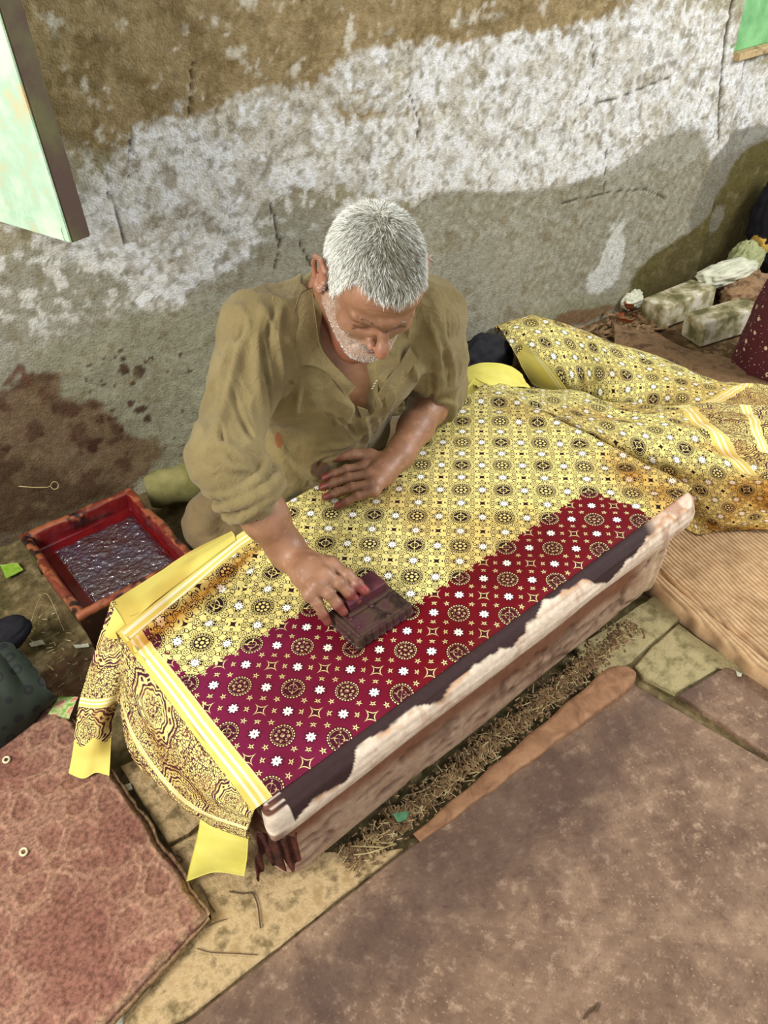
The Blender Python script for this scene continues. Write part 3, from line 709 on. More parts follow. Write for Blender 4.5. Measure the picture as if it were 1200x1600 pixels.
cloth_patch('hanging_strip', [
    [(176, 938, .318), (202, 962, .325), (236, 940, .322), (262, 905, .318)],
    [(152, 1008, .25), (172, 1012, .27), (196, 1010, .28), (214, 1000, .285)],
    [(128, 1080, .17), (150, 1083, .19), (172, 1080, .2), (192, 1072, .2)],
    [(118, 1140, .10), (138, 1144, .12), (156, 1142, .125), (176, 1128, .12)],
    [(108, 1208, .03), (130, 1216, .035), (150, 1207, .045), (171, 1212, .045)]], 110, 50, cf_strip, .15, .002, 9, (.2, .5), label='narrow strip folded over the back corner, ending in plain yellow')
cloth_patch('folded_edge', [
    [(198, 980, .322), (240, 942, .324), (300, 896, .324), (368, 844, .324)],
    [(188, 962, .326), (237, 922, .325), (298, 878, .322), (366, 835, .322)],
    [(174, 942, .315), (230, 906, .30), (294, 866, .295), (362, 831, .30)]], 24, 70, lambda r, c, u, v, q: np.c_[r*0, r*0+.2, r*0], .12, .002, 4)
def cf_inner(r, c, u, v, q):
    o = np.zeros((len(r), 3)); o[:, 2] = 1; return o
cloth_patch('inner_fold', [
    [(200, 985, .31), (216, 998, .31), (232, 1020, .31)],
    [(192, 1040, .24), (205, 1050, .25), (220, 1060, .262)],
    [(184, 1095, .17), (198, 1108, .18), (214, 1110, .21)]], 40, 24, cf_inner, .12, .003, 14, (.7, .3))
cloth_patch('plain_tail', [
    [(316, 1276, .165), (350, 1292, .18), (390, 1302, .222)],
    [(304, 1325, .09), (345, 1332, .10), (386, 1338, .12)],
    [(291, 1374, .018), (318, 1368, .03), (334, 1358, .035), (358, 1368, .03), (382, 1366, .04)][0:1]+[(335, 1360, .035), (382, 1368, .04)]], 40, 34, lambda r, c, u, v, q: np.c_[r*0, r*0, r*0], .12, .004, 6, mat_='plain_yellow', label='plain bright yellow tail with frayed hem')
# gathered length behind and to the right of the table
def cf_far(r, c, u, v, q):
    o = np.zeros((len(r), 3)); cc = c-.10*(r-2.0)*-3.2
    s = (cc-5.02)/.24; m_ = (s > 0) & (s < 1); o[m_, 1] = .1+.9*s[m_]; o[cc >= 5.26, 2] = 1
    s = (cc-6.3)/.14; m_ = (s > 0) & (s < 1); o[m_, 1] = .1+.9*s[m_]
    return o
cloth_patch('gathered_length', [
    [(772, 524, .03), (830, 512, .03), (900, 535, .03), (960, 555, .02), (1040, 580, .02), (1120, 606, .02), (1200, 618, .02), (1290, 640, .02)],
    [(778, 513, .17), (828, 498, .20), (900, 517, .19), (960, 543, .16), (1040, 572, .13), (1120, 600, .11), (1200, 611, .10), (1290, 630, .1)],
    [(800, 545, .18), (840, 540, .20), (905, 560, .17), (965, 585, .16), (1030, 600, .13), (1110, 622, .11), (1200, 640, .10), (1290, 660, .1)],
    [(818, 575, .15), (855, 580, .16), (910, 600, .13), (960, 620, .12), (1020, 628, .10), (1100, 645, .085), (1200, 668, .08), (1290, 690, .08)],
    [(838, 604, .10), (870, 612, .10), (910, 630, .08), (960, 642, .07), (1020, 650, .06), (1100, 668, .05), (1200, 690, .05), (1290, 710, .05)]],
    120, 200, cf_far, .115, .015, 21, (.1, .2), .5, label='far fold of the cloth heaped on the floor')
def cf_near(r, c, u, v, q):
    o = np.zeros((len(r), 3)); cc = c-.55*(r-.6)
    s = (cc-3.72)/.34; m_ = (s > 0) & (s < 1) & (r < 2.2); o[m_, 1] = .1+.9*s[m_]; o[(cc >= 4.06) & (r < 1.75+.2*np.sin(c*4)), 2] = 1
    s = (c-.30*(r-.6)-4.72)/.16; m_ = (s > 0) & (s < 1) & (r < 1.5); o[m_, 1] = .3+.6*s[m_]
    return o
cloth_patch('gathered_near_length', [
    [(745, 594, .20), (830, 604, .15), (920, 622, .12), (1010, 628, .12), (1100, 632, .12), (1200, 640, .12), (1290, 650, .12)],
    [(738, 602, .28), (820, 622, .25), (905, 644, .21), (1000, 654, .18), (1090, 660, .14), (1190, 680, .14), (1290, 700, .13)],
    [(752, 612, .30), (840, 642, .25), (925, 680, .21), (1010, 705, .17), (1100, 715, .15), (1190, 735, .13), (1290, 750, .12)],
    [(772, 622, .20), (862, 662, .15), (945, 700, .12), (1032, 742, .10), (1110, 765, .10), (1190, 770, .11), (1290, 790, .1)],
    [(795, 642, .08), (880, 690, .08), (962, 730, .07), (1065, 785, .05), (1120, 806, .07), (1190, 800, .07), (1290, 815, .06)],
    [(830, 660, .04), (900, 710, .04), (985, 750, .04), (1076, 832, .035), (1118, 830, .04), (1192, 828, .04), (1290, 850, .04)]],
    140, 190, cf_near, .115, .013, 31, (.3, .1), -.1, label='near fold of the cloth falling from the table to the mat')
pl = lambda r, c, u, v, q: np.c_[r*0, r*0, r*0]
cloth_patch('yellow_underside', [
    [(722, 578, .22), (752, 568, .24), (790, 572, .22), (815, 585, .16)],
    [(724, 592, .26), (756, 590, .27), (795, 598, .23), (822, 600, .16)],
    [(730, 602, .27), (748, 606, .28), (800, 604, .22), (830, 608, .14)]], 30, 50, pl, .12, .004, 41, mat_='plain_yellow', label='plain yellow underside of the cloth')
cloth_patch('yellow_underside', [
    [(742, 590, .285), (752, 596, .29), (762, 600, .30)],
    [(724, 618, .29), (738, 622, .30), (750, 616, .31)],
    [(738, 640, .30), (745, 638, .305), (757, 622, .315)]], 24, 18, pl, .12, .002, 43, mat_='plain_yellow')
cloth_patch('yellow_underside', [
    [(798, 522, .20), (812, 532, .205), (826, 542, .21)],
    [(810, 560, .17), (835, 570, .18), (862, 576, .19)],
    [(832, 600, .11), (862, 610, .12), (894, 618, .125)]], 30, 24, lambda r, c, u, v, q: np.c_[r*0, np.where(c > 1.4, .1+.9*(c-1.4)/.6, .2), r*0], .12, .003, 45, mat_='cloth')

# ------------------------------------------------------------------ dye tray
TR = empty('dye_tray', (.125, .915, 0)); tag(TR, 'square dye tray wrapped in glossy red-brown plastic, filled with dark dye', 'tray')
def tray():
    x0, x1, y0, y1 = -.016, .268, .735, 1.092
    path = []; r = .012; n = 110
    cs = [(x0, y0), (x1, y0), (x1, y1-.012), (x0, y1)]
    P = []; 
    for a, b in zip(cs, cs[1:]+cs[:1]):
        for k in range(n): P.append(np.array(a)+(np.array(b)-np.array(a))*k/n)
    P = np.array(P); c0 = P.mean(0); 
    for _ in range(6): P = (np.roll(P, 1, 0)+P*2+np.roll(P, -1, 0))/4
    T = np.roll(P, -1, 0)-np.roll(P, 1, 0); N = np.c_[T[:, 1], -T[:, 0]]; N /= np.linalg.norm(N, axis=1, keepdims=True)
    prof = catmull(np.array([(-.018, -.004), (-.006, .05), (-.001, .10), (.002, .113), (-.002, .121), (-.010, .1225), (-.018, .119), (-.022, .108), (-.026, .08), (-.034, .076)], float), 40)
    m_ = len(P); V = np.zeros((m_, 40, 3)); V[:, :, :2] = P[:, None]+N[:, None]*prof[None, :, :1]; V[:, :, 2] = prof[None, :, 1]
    V = V.reshape(-1, 3); Q = V*np.array([1, 1, 1.]); n1 = fbm(Q, 18, 3, 2); n2 = fbm(Q, 50, 3, 3); al = np.repeat(np.arange(m_)/110., 40)
    rim = sstep(.085, .118, V[:, 2]); V[:, 2] += rim*(.007*(n1-.5)+.004*(n2-.5)); NN = np.repeat(N, 40, 0); V[:, :2] += NN*(.008*(n1-.5)+.004*(n2-.5))[:, None]
    i = np.arange(m_)[:, None]*40+np.arange(39)[None]; j = ((np.arange(m_)+1) % m_)[:, None]*40+np.arange(39)[None]
    F = np.stack([i, j, j+1, i+1], 2).reshape(-1, 4)
    t = np.tile(np.linspace(0, 1, 40), m_)
    c = np.zeros((len(V), 3)); c[:] = cB(36, 12, 12)
    def lay(mm, colr, a=1):
        nonlocal c
        mm = (np.clip(mm, 0, 1)*a)[:, None]; c = c*(1-mm)+cB(*colr)*mm
    lay(rim*sstep(.40, .55, n1), (124, 52, 34)); lay(rim*sstep(.47, .6, n2), (172, 98, 62), .8); lay((t > .68)*sstep(.3, .5, n1), (110, 14, 18), .9); lay((t > .85)*1., (116, 10, 18), .9)
    o = link('wrapped_wall', mesh('wrapped_wall', V, F, True, None, c), M['vgloss']); under(TR, o); o['label'] = 'glossy red-brown wrapped rim and sides'
    M['red_pool'] = mat('red_dye_pool', (84, 6, 10), (112, 14, 16), 20, .12, 30, .15, .002, spec=.6)
    under(TR, link('dye_pool', rbox('dye_pool', (x0+.026, y0+.026, .0), (x1-.026, y1-.036, .080), .003), M['red_pool']))
    m, t_, b = newmat('wet_dye_pad'); 
    n_ = nz(t_, 95, 3, .5, dist=.4); tc = ramp(t_, nz(t_, 14, 3), [(.35, lin(62, 16, 22)), (.65, lin(58, 40, 66))]); t_.links.new(tc, b.inputs['Base Color'])
    b.inputs['Roughness'].default_value = .07; b.inputs['Specular IOR Level'].default_value = 1.0; b.inputs['IOR'].default_value = 1.9; b.inputs['Coat Weight'].default_value = 1; b.inputs['Coat Roughness'].default_value = .05
    bump(t_, b, n_, 1., .007)
    gx, gy = np.meshgrid(np.linspace(x0+.05, x1-.034, 130), np.linspace(y0+.034, y1-.065, 140), indexing='ij'); Pp = np.c_[gx.ravel(), gy.ravel(), gx.ravel()*0]
    e = np.minimum(np.minimum(gx-gx.min(), gx.max()-gx), np.minimum(gy-gy.min(), gy.max()-gy)).ravel()
    Pp[:, 2] = .0805+.004*sstep(0, .01, e)+.0065*(fbm(Pp, 75, 3, 3)-.5)
    Pp[:, :2] += .006*(np.c_[fbm(Pp*1.0, 12, 2, 5), fbm(Pp*1.0, 12, 2, 6)]-.5)
    under(TR, link('printing_pad', mesh('printing_pad', Pp, gridF(130, 140)), m))
tray()

# ------------------------------------------------------------------ carved printing block in the man's hand
BK = empty('printing_block', (.33, .165, .324)); tag(BK, 'dark dye-soaked wooden printing block pressed onto the red cloth', 'printing block')
def block():
    x0, x1, y0, y1 = .2755, .393, .122, .204; pts = []
    for a, b in [((x0, y0), (x1, y0)), ((x1, y0), (x1, y1)), ((x1, y1), (x0, y1)), ((x0, y1), (x0, y0))]:
        n = 48; a = np.array(a); b = np.array(b); d = b-a; nn = np.array([d[1], -d[0]])/np.linalg.norm(d)
        for k in range(n): pts.append(a+d*k/n+nn*.0022*abs(math.sin(k/n*math.pi*8)))
    pts = np.array(pts); n = len(pts); c = pts.mean(0); V = []; rows = [(.3235, 1), (.328, 1), (.329, .985), (.343, .985), (.346, .965), (.3463, .7), (.346, .3), (.3463, .02)]
    for z, s in rows: V += [(*(c+(p-c)*s), z+(.0008*(noise(np.array([[p[0]*60, p[1]*60, s*9]]))[0]-.5) if z > .34 else 0)) for p in pts]
    F = [[r*n+i, r*n+(i+1) % n, (r+1)*n+(i+1) % n, (r+1)*n+i] for r in range(len(rows)-1) for i in range(n)]
    F.append([(len(rows)-1)*n+i for i in range(n)]); F.append(list(range(n))[::-1])
    o = link('block_plate', mesh('block_plate', V, F, False), M['block_wood']); under(BK, o); o['label'] = 'flat plate with scalloped carved edge'
    # carved-out shoulder grooves and peg holes
    h = rbox('handle', (.302, .174, .345), (.3815, .214, .3695), .003, 3); o = link('handle', h, M['handle_wood']); under(BK, o); o['label'] = 'smooth purple-brown grip'
    under(BK, link('grip_foot', rbox('grip_foot', (.296, .166, .344), (.388, .203, .351), .003, 2), M['block_wood']))
    for px, py in ((548, 968), (560, 980), (581, 947), (606, 962)):
        q = at(px, py, .3465); V, F = tube([(q[0], q[1], .345), (q[0], q[1], .3485)], [.0035, .003], 12); under(BK, link('peg', mesh('peg', V, F), M['handle_wood']))
    under(BK, link('carved_rail', rbox('carved_rail', (.279, .124, .345), (.284, .2, .350), .0015, 2), M['block_wood']))
    under(BK, link('carved_rail', rbox('carved_rail', (.283, .124, .345), (.39, .129, .3485), .0015, 2), M['block_wood']))
block()

# ------------------------------------------------------------------ shutter, window, mat, bricks, other things round the room
M['pale_green'] = mat('chalky_green_paint', (206, 226, 196), (176, 206, 178), 14, .6, 420, .5, .001, detail=10, c3=(214, 188, 140), lo=.38, hi=.72)
M['dark_edge'] = mat('brown_edge_of_shutter', (84, 66, 56), (96, 92, 60), 8, .75, 100, .3, .002, c3=(104, 120, 66), lo=.4, hi=.75)
M['green_paint'] = mat('bright_green_paint', (96, 150, 92), (124, 178, 118), 9, .55, 200, .4, .002, c3=(96, 170, 130), lo=.35, hi=.7)
SH = empty('open_shutter', (.27, .95, .79)); tag(SH, 'pale green open window shutter with dark brown edge, upper left', 'shutter')
def shutter():
    a = at(110, 378, .79)[:2]; b = at(0, 345, .79)[:2]; d = (b-a)/np.linalg.norm(b-a); n = np.array([-d[1], d[0]])
    if n @ (CAM[:2]-a) > 0: n = -n            # away from the camera
    def box(name, s0, s1, t0, t1, z0, z1, m, bev=.002):
        c = [a+d*s+n*t for s, t in ((s0, t0), (s1, t0), (s1, t1), (s0, t1))]
        bm = bmesh.new(); vs = [bm.verts.new((*p, z)) for z in (z0, z1) for p in c]
        for f in ((3, 2, 1, 0), (4, 5, 6, 7), (0, 1, 5, 4), (1, 2, 6, 5), (2, 3, 7, 6), (3, 0, 4, 7)): bm.faces.new([vs[i] for i in f])
        bmesh.ops.recalc_face_normals(bm, faces=bm.faces[:]); bmesh.ops.bevel(bm, geom=bm.edges[:], offset=bev, segments=2, affect='EDGES')
        me = bpy.data.meshes.new(name); bm.to_mesh(me); bm.free(); o = link(name, me, M[m]); under(SH, o); return o
    z0, z1 = .787, 1.62
    box('panel_sheet', .010, .60, .004, .012, z0, z1, 'pale_green')
    box('stile', .0, .016, .0, .004, z0, z1, 'pale_green'); box('stile', .55, .60, .0, .004, z0, z1, 'pale_green')
    box('bottom_rail', .018, .55, .0, .0042, z0, z0+.026, 'pale_green'); box('top_rail', .018, .55, .0, .0042, z1-.03, z1, 'pale_green')
    o = box('side_edge', -.001, .012, .004, .045, z0, z1, 'dark_edge'); o['label'] = 'dark brown side edge'
    box('back_ledge', .012, .60, .036, .044, z0, z0+.03, 'dark_edge')
    V, F = tube([(*(a+d*.59+n*.02), z0+.1), (*(a+d*.59+n*.02), z0+.2)], .006, 10); under(SH, link('hinge', mesh('hinge', V, F), M['dark_edge']))
shutter()
g = G0
WN = empty('window_1', (g[0]+.3, WY(g[0]+.3)+.07, g[2])); WN['kind'] = 'structure'
def window():
    y = WY(g[0]+.35)
    def b(name, x0, x1, z0, z1, t0, t1, m): under(WN, link(name, rbox(name, (x0, y+t0, z0), (x1, y+t1, z1), .003), M[m]))
    b('green_panel', g[0]+.02, g[0]+.62, g[2]+.012, g[2]+.6, .055, .075, 'green_paint')
    b('sill', g[0]+.03, g[0]+.75, g[2]-.01, g[2]+.012, .02, .11, 'slab_yellow')
    b('panel_frame', g[0]+.0, g[0]+.03, g[2]+.0, g[2]+.6, .045, .085, 'green_paint')
    b('panel_frame', g[0]+.60, g[0]+.64, g[2]+.0, g[2]+.6, .045, .085, 'green_paint')
window()
# ribbed sacking mat on the right
M['jute'] = mat('ribbed_sacking', (180, 144, 104), (206, 172, 130), 30, .95, 260, .7, .002, attr=True, spec=.1)
def jute():
    A = at(1030, 918, .035)[:2]; B = at(1200, 1057, .035)[:2]; d = (B-A)/np.linalg.norm(B-A); e = np.array([-d[1], d[0]])
    if e[0] < 0: e = -e
    nu, nv = 330, 300; U, W = np.meshgrid(np.linspace(-.16, .62, nu), np.linspace(0, .62, nv), indexing='ij'); u = U.ravel(); w_ = W.ravel(); Q = np.c_[u, w_, u*0]
    n1 = fbm(Q, 5, 3, 2); n2 = fbm(Q, 22, 3, 3); ph = (w_*.93+.30*u*.35+.030*n1+.006*n2)*2*math.pi/.0092
    rib = (.5+.5*np.sin(ph))**.7*(.55+.9*fbm(Q*np.array([1, 3, 1]), 30, 2, 5)); e_ = .012*(fbm(Q, 16, 3, 9)-.5)*np.exp(-w_/.03)
    P = A+np.outer(u, d)+np.outer(w_+e_, e); z = .036+.004*rib+.010*(n1-.5)+.003*(n2-.5)
    z *= sstep(-.004, .008, w_)*.35+.65
    z -= .010*np.exp(-((w_-.035)/.006)**2)
    k = (.55+.5*rib)[:, None]*(.8+.4*n2)[:, None]; c = np.clip(np.ones((len(P), 3))*k, 0, 1.1)
    V = np.c_[P, z]; F = gridF(nu, nv)
    idx = np.arange(nu)*nv; s = V[idx].copy(); s[:, 2] = -.01; off = len(V); cur = off+np.arange(nu); f = np.stack([idx[:-1], idx[1:], cur[1:], cur[:-1]], 1)
    V = np.vstack([V, s]); c = np.vstack([c, c[idx]*.6])
    o = link('sacking_mat', mesh('sacking_mat', V, np.vstack([F, f[:, ::-1]]), True, None, c), M['jute']); tag(o, 'thick ribbed tan sacking mat on the floor right of the table', 'mat')
jute()
def lump(name, c, r, m, seed=0, amp=.25, sc=3, flat=.0, n=40, label=None, cat=None, ang=0, parent=None, colf=None):
    th, ph = np.meshgrid(np.linspace(0, 2*math.pi, n*2), np.linspace(0, math.pi, n), indexing='ij'); D = np.c_[(np.cos(th)*np.sin(ph)).ravel(), (np.sin(th)*np.sin(ph)).ravel(), np.cos(ph).ravel()]
    f = 1+amp*(fbm(D, sc, 4, seed)-.5)*2+amp*.5*(np.abs(fbm(D, sc*1.6, 2, seed+3)-.5)*-4+.5)
    P = D*f[:, None]*np.array(r); ca, sa = math.cos(ang), math.sin(ang); P = np.c_[P[:, 0]*ca-P[:, 1]*sa, P[:, 0]*sa+P[:, 1]*ca, P[:, 2]]+np.array(c); P[:, 2] = np.maximum(P[:, 2], flat)
    o = link(name, mesh(name, P, gridF(n*2, n)[:, ::-1], True, None, colf(P) if colf else None), m)
    if label: tag(o, label, cat)
    return o
M['brick'] = mat('whitewashed_block', (92, 88, 52), (150, 140, 104), 14, .85, 60, .6, .004, c3=(196, 188, 166), detail=6, lo=.38, hi=.6)
for lo, hi, rz, sd, lab in [((2.15, .755, 0), (2.41, .86, .088), -.10, 1, 'whitewashed stone block standing nearest the wall'), ((2.135, .57, 0), (2.40, .675, .088), -.27, 2, 'whitewashed stone block in front, beside the maroon cloth')]:
    o = link('stone_block', rbox('stone_block', lo, hi, .009, 3, .006, rz, sd), M['brick']); tag(o, lab, 'block', 'blocks in the far corner')
M['dirty_white'] = mat('dirty_white_cotton', (172, 172, 148), (206, 204, 180), 12, .9, 200, .3, .002)
M['pale_lime'] = mat('pale_lime_cotton', (128, 132, 88), (160, 160, 116), 12, .9, 200, .3, .002)
M['black'] = mat('black_cloth', (14, 14, 18), (30, 28, 34), 10, .8, 100, .3, .002)
M['brown_cl'] = mat('brown_floor_cloth', (92, 68, 46), (142, 112, 80), 22, .95, 120, .8, .006, c3=(120, 92, 62), detail=10)
q = at(1138, 424, .09); lump('white_cloth', (q[0], q[1], .085), (.15, .055, .045), M['dirty_white'], 2, .25, 2, 0, 44, 'crumpled off-white cloth lying beyond the stone blocks', 'cloth', -.2)
q = at(1168, 390, .12); lump('lime_cloth', (q[0], q[1], .07), (.09, .06, .08), M['pale_lime'], 7, .3, 2.5, 0, 36, 'pale lime bundle above the off-white cloth', 'cloth', .2)
q = at(1222, 325, .24); lump('black_bundle', (q[0], q[1], .17), (.10, .10, .21), M['black'], 5, .25, 2, 0, 40, 'black bundle in the dark corner at the right edge', 'bundle')
q = at(1165, 452, .03); lump('brown_sack', q, (.14, .07, .05), M['brown_cl'], 5, .25, 2, 0, 36, 'brown sack under the off-white cloth', 'sack')
q = at(1198, 368, .15); lump('orange_cloth', (q[0], q[1], .12), (.05, .05, .05), mat('ochre_cloth', (176, 140, 60), (196, 160, 80), 12), 5, .25, 2, 0, 26, 'small ochre cloth tucked between the bundles at the edge', 'cloth')
q = at(988, 470, .03); lump('white_rag', q, (.05, .03, .035), M['dirty_white'], 12, .4, 3, 0, 30, 'small white rag against the wall foot', 'rag')
M['clay'] = mat('broken_clay', (120, 62, 34), (160, 92, 52), 14, .6, 100, .4, .002)
for k, (px, py, r, lab) in enumerate([(992, 478, .045, 'broken clay bowl piece nearest the wall'), (980, 498, .035, 'small broken clay piece in the chips'), (1000, 492, .03, 'clay shard beside the stone block')]):
    q = at(px, py, .02); V, F = [], []
    n = 20; m_ = 9
    for i in range(n):
        for j in range(m_):
            th = i/(n-1)*3.6+k; ph = j/(m_-1)*1.2+.2; rr = r*(1+.1*math.sin(th*5)); V.append((q[0]+rr*math.sin(ph)*math.cos(th), q[1]+rr*math.sin(ph)*math.sin(th), .004+r-rr*math.cos(ph)))
    V, F = thicken(np.array(V), gridF(n, m_), .004, n, m_); V[:, 2] -= V[:, 2].min()
    tag(link('clay_shard', mesh('clay_shard', V, F), M['clay']), lab, 'shard', 'clay shards in the far corner')
q = at(748, 575, .12, ) ; lump('black_bag', q, (.13, .06, .10), M['black'], 15, .2, 2, 0, 40, 'black bag on the floor behind the left elbow of the man', 'bag')
# brown sheet spread under the heap and up to the blocks
def floor_sheet():
    rows = [[(955, 500, .0), (1010, 512, .0), (1070, 545, .0), (1130, 560, .0), (1260, 600, .0)],
            [(960, 515, .03), (1010, 535, .035), (1070, 560, .03), (1130, 580, .03), (1260, 620, .03)],
            [(960, 545, .02), (1020, 570, .02), (1080, 595, .02), (1140, 610, .02), (1260, 650, .02)],
            [(960, 600, .0), (1020, 610, .0), (1080, 625, .0), (1140, 640, .0), (1260, 690, .0)]]
    A = patch([[at(*p) for p in r] for r in rows], 60, 90); Q = A.copy(); A[:, 2] += .012*(fbm(Q, 9, 3, 2)-.3)+.004*(fbm(Q, 40, 2, 2)-.5); A, F = thicken(A, gridF(60, 90), .003, 60, 90)
    tag(link('brown_sheet', mesh('brown_sheet', A, F), M['brown_cl']), 'brown earth-stained sheet between the printed cloth and the blocks', 'sheet')
floor_sheet()
# maroon cloth with small white marks at the right edge
def maroon():
    m, t, b = newmat('maroon_dotted_cotton'); vor = t.nodes.new('ShaderNodeTexVoronoi'); vor.inputs['Scale'].default_value = 26; vor.inputs['Randomness'].default_value = .6; t.links.new(pos(t), vor.inputs['Vector'])
    d = E(vor.outputs['Distance']); ringm = soft(ab(d-.13), .05, .05)
    v2 = t.nodes.new('ShaderNodeTexVoronoi'); v2.inputs['Scale'].default_value = 75; t.links.new(pos(t), v2.inputs['Vector']); dd = soft(E(v2.outputs['Distance']), .16, .05)
    c = mixc(t, mx(ringm, dd*.7), lin(74, 14, 24), lin(214, 190, 160)); t.links.new(c, b.inputs['Base Color']); b.inputs['Roughness'].default_value = .85
    c0 = at(1160, 583, 0)+np.array([.767, -.64, 0])*.155
    lump('maroon_cloth', (c0[0], c0[1], .0), (.17, .17, .54), m, 17, .10, 2.4, 0, 60, 'maroon cloth with white marks heaped at the right edge of the photo', 'cloth')
maroon()
# dark green printed bundle with black figures at the left edge, dark roll behind it
def green_bundle():
    m, t, b = newmat('dark_green_printed'); vor = t.nodes.new('ShaderNodeTexVoronoi'); vor.inputs['Scale'].default_value = 30; vor.inputs['Randomness'].default_value = .15; t.links.new(pos(t), vor.inputs['Vector'])
    d = E(vor.outputs['Distance']); f = mx(soft(ab(d-.28), .07, .05), soft(d, .12, .05)); c = mixc(t, f, lin(26, 36, 22), lin(6, 8, 8)); t.links.new(c, b.inputs['Base Color']); b.inputs['Roughness'].default_value = .8
    TB = empty('green_bundle', (-.27, .70, 0)); tag(TB, 'dark green folded bundle with black flower print and scalloped edge, left edge', 'bundle')
    c0 = at(38, 1150, 0); c1 = at(80, 1082, .05); c2 = at(12, 1012, .13); c3 = at(-90, 1100, .10)
    rows = [[at(10, 1008, .135), at(-30, 1020, .14), at(-90, 1040, .14)], [at(45, 1045, .115), at(0, 1075, .12), at(-80, 1110, .12)], [at(78, 1080, .08), at(20, 1120, .07), at(-60, 1170, .07)], [at(74, 1092, .02), at(38, 1148, .005), at(-40, 1210, .0)]]
    A = patch(rows, 60, 60); e = np.repeat(np.arange(60), 60); col_ = np.tile(np.arange(60), 60); A[:, 0] += .004*np.abs(np.sin(e*.45))*(col_ < 3); A[:, 2] += .004*np.sin(col_*.35)*np.sin(e*.1)
    A, F = thicken(A, gridF(60, 60), .012, 60, 60); under(TB, link('printed_face', mesh('printed_face', A, F), m))
    q = at(-20, 1110, .04); o = lump('folded_core', (q[0]-.02, q[1]+.02, .045), (.08, .07, .04), M['black'], 3, .1, 2, 0, 26); under(TB, o)
    q = at(10, 975, .10); o = lump('dark_roll', (q[0]-.04, q[1], .07), (.085, .04, .038), M['black'], 8, .12, 2, 0, 36, 'black cloth roll behind the dark green bundle', 'roll', .1)
green_bundle()
# litter on the floor, one by one
def scrap(name, px, z, m, lab, cat='scrap', wave=.004, seed=0):
    c = [at(x, y, z) for x, y in px]; A = patch([[c[0], c[1]], [c[3], c[2]]], 16, 16); A[:, 2] += wave*(fbm(A, 40, 3, seed)-.2)*1.6; A[:, :2] += .004*(np.c_[fbm(A, 60, 2, seed), fbm(A, 60, 2, seed+3)]-.5)
    A, F = thicken(A, gridF(16, 16), .0006, 16, 16); o = link(name, mesh(name, A, F), m); tag(o, lab, cat); return o
M['wrapper'] = mat('printed_foil', (122, 170, 70), (206, 214, 150), 60, .35, 60, .3, .002, c3=(206, 120, 110), lo=.42, hi=.62)
M['lime_w'] = mat('lime_wrapper', (120, 160, 40), (160, 190, 80), 40, .4, 60, .3, .002)
M['paper'] = mat('pale_paper', (170, 168, 130), (222, 222, 200), 120, .8, 100, .3, .001)
M['teal'] = mat('green_foil', (70, 120, 84), (110, 160, 118), 40, .4)
scrap('candy_wrapper', [(92, 1090), (122, 1090), (108, 1124), (76, 1118)], .034, M['wrapper'], 'crumpled green and white candy wrapper beside the hanging strip')
scrap('lime_wrapper', [(0, 884), (28, 880), (36, 892), (10, 906)], -.004, M['lime_w'], 'lime green wrapper at the left edge left of the dye tray')
scrap('paper_scrap', [(46, 1005), (66, 1000), (72, 1007), (50, 1012)], -.004, M['paper'], 'small pale paper scrap on the earth left of the tray')
scrap('paper_scrap', [(114, 1008), (138, 1006), (140, 1011), (118, 1014)], -.004, M['paper'], 'thin white paper scrap at the foot of the tray corner')
scrap('torn_paper', [(96, 1592), (128, 1574), (196, 1586), (180, 1640)], .004, M['paper'], 'torn pale green paper at the bottom edge by the thick tile', 'paper', .008, 3)
scrap('foil_scrap', [(612, 1272), (640, 1268), (636, 1282), (622, 1286)], .008, M['teal'], 'small green foil scrap in the straw under the table')
scrap('white_crumb', [(192, 1228), (204, 1224), (208, 1234), (196, 1238)], .004, M['paper'], 'white crumb on the stone beside the floral tile')
scrap('white_crumb', [(222, 1285), (230, 1284), (230, 1290), (222, 1291)], .004, M['paper'], 'tiny white crumb near the crack, below the larger one')
scrap('white_crumb', [(1150, 1048), (1160, 1052), (1158, 1058), (1152, 1056)], .004, M['paper'], 'white crumb on the right-hand slab')
M['shell'] = mat('bone_ring', (214, 202, 160), (230, 220, 184), 40, .5)
def ringobj(px, py, R1, lab, z):
    q = at(px, py, z); a = np.linspace(0, 2*math.pi*.97, 26); V, F = tube([(q[0]+R1*math.cos(t), q[1]+R1*1.2*math.sin(t), q[2]) for t in a], .0022, 8)
    tag(link('small_ring', mesh('small_ring', V, F), M['shell']), lab, 'ring')
ringobj(37, 1331, .0055, 'small pale ring lying on the floral tile', .032); ringobj(10, 1187, .0055, 'small pale ring on the tile at the left edge', .032)
M['cord'] = mat('brown_thread', (78, 60, 44), (96, 74, 52), 30, .9)
for k, (pts, lab, r) in enumerate([
    ([(358, 1393), (378, 1396), (394, 1396), (402, 1412), (405, 1432), (407, 1450)], 'thick brown thread curved on the stone below the table end', .0013),
    ([(308, 1482), (330, 1488), (370, 1490), (402, 1492)], 'thin brown thread lying straight near the tile corner', .0009),
    ([(275, 1336), (284, 1342), (278, 1356), (286, 1366), (280, 1352)], 'tangled thread by the yellow tail', .0012),
    ([(310, 1382), (322, 1400), (330, 1420), (336, 1424), (326, 1410)], 'looped thread at the corner of the floral tile', .0009),
    ([(326, 1446), (340, 1440), (354, 1436)], 'short thread beside the tile corner', .0009),
    ([(912, 1592), (920, 1580), (935, 1568), (930, 1580)], 'dark twig on the red slab at the bottom edge', .0016),
    ([(40, 1000), (60, 940), (75, 930), (100, 985)], 'fine straw bent on the earth beside the tray', .0009)]):
    z = .004 if k != 6 else -.002; V, F = tube([at(x, y, z) for x, y in pts], r, 6, 40); tag(link('thread', mesh('thread', V, F), M['cord'] if k < 6 else M['straw']), lab, 'thread' if k < 5 else 'twig')
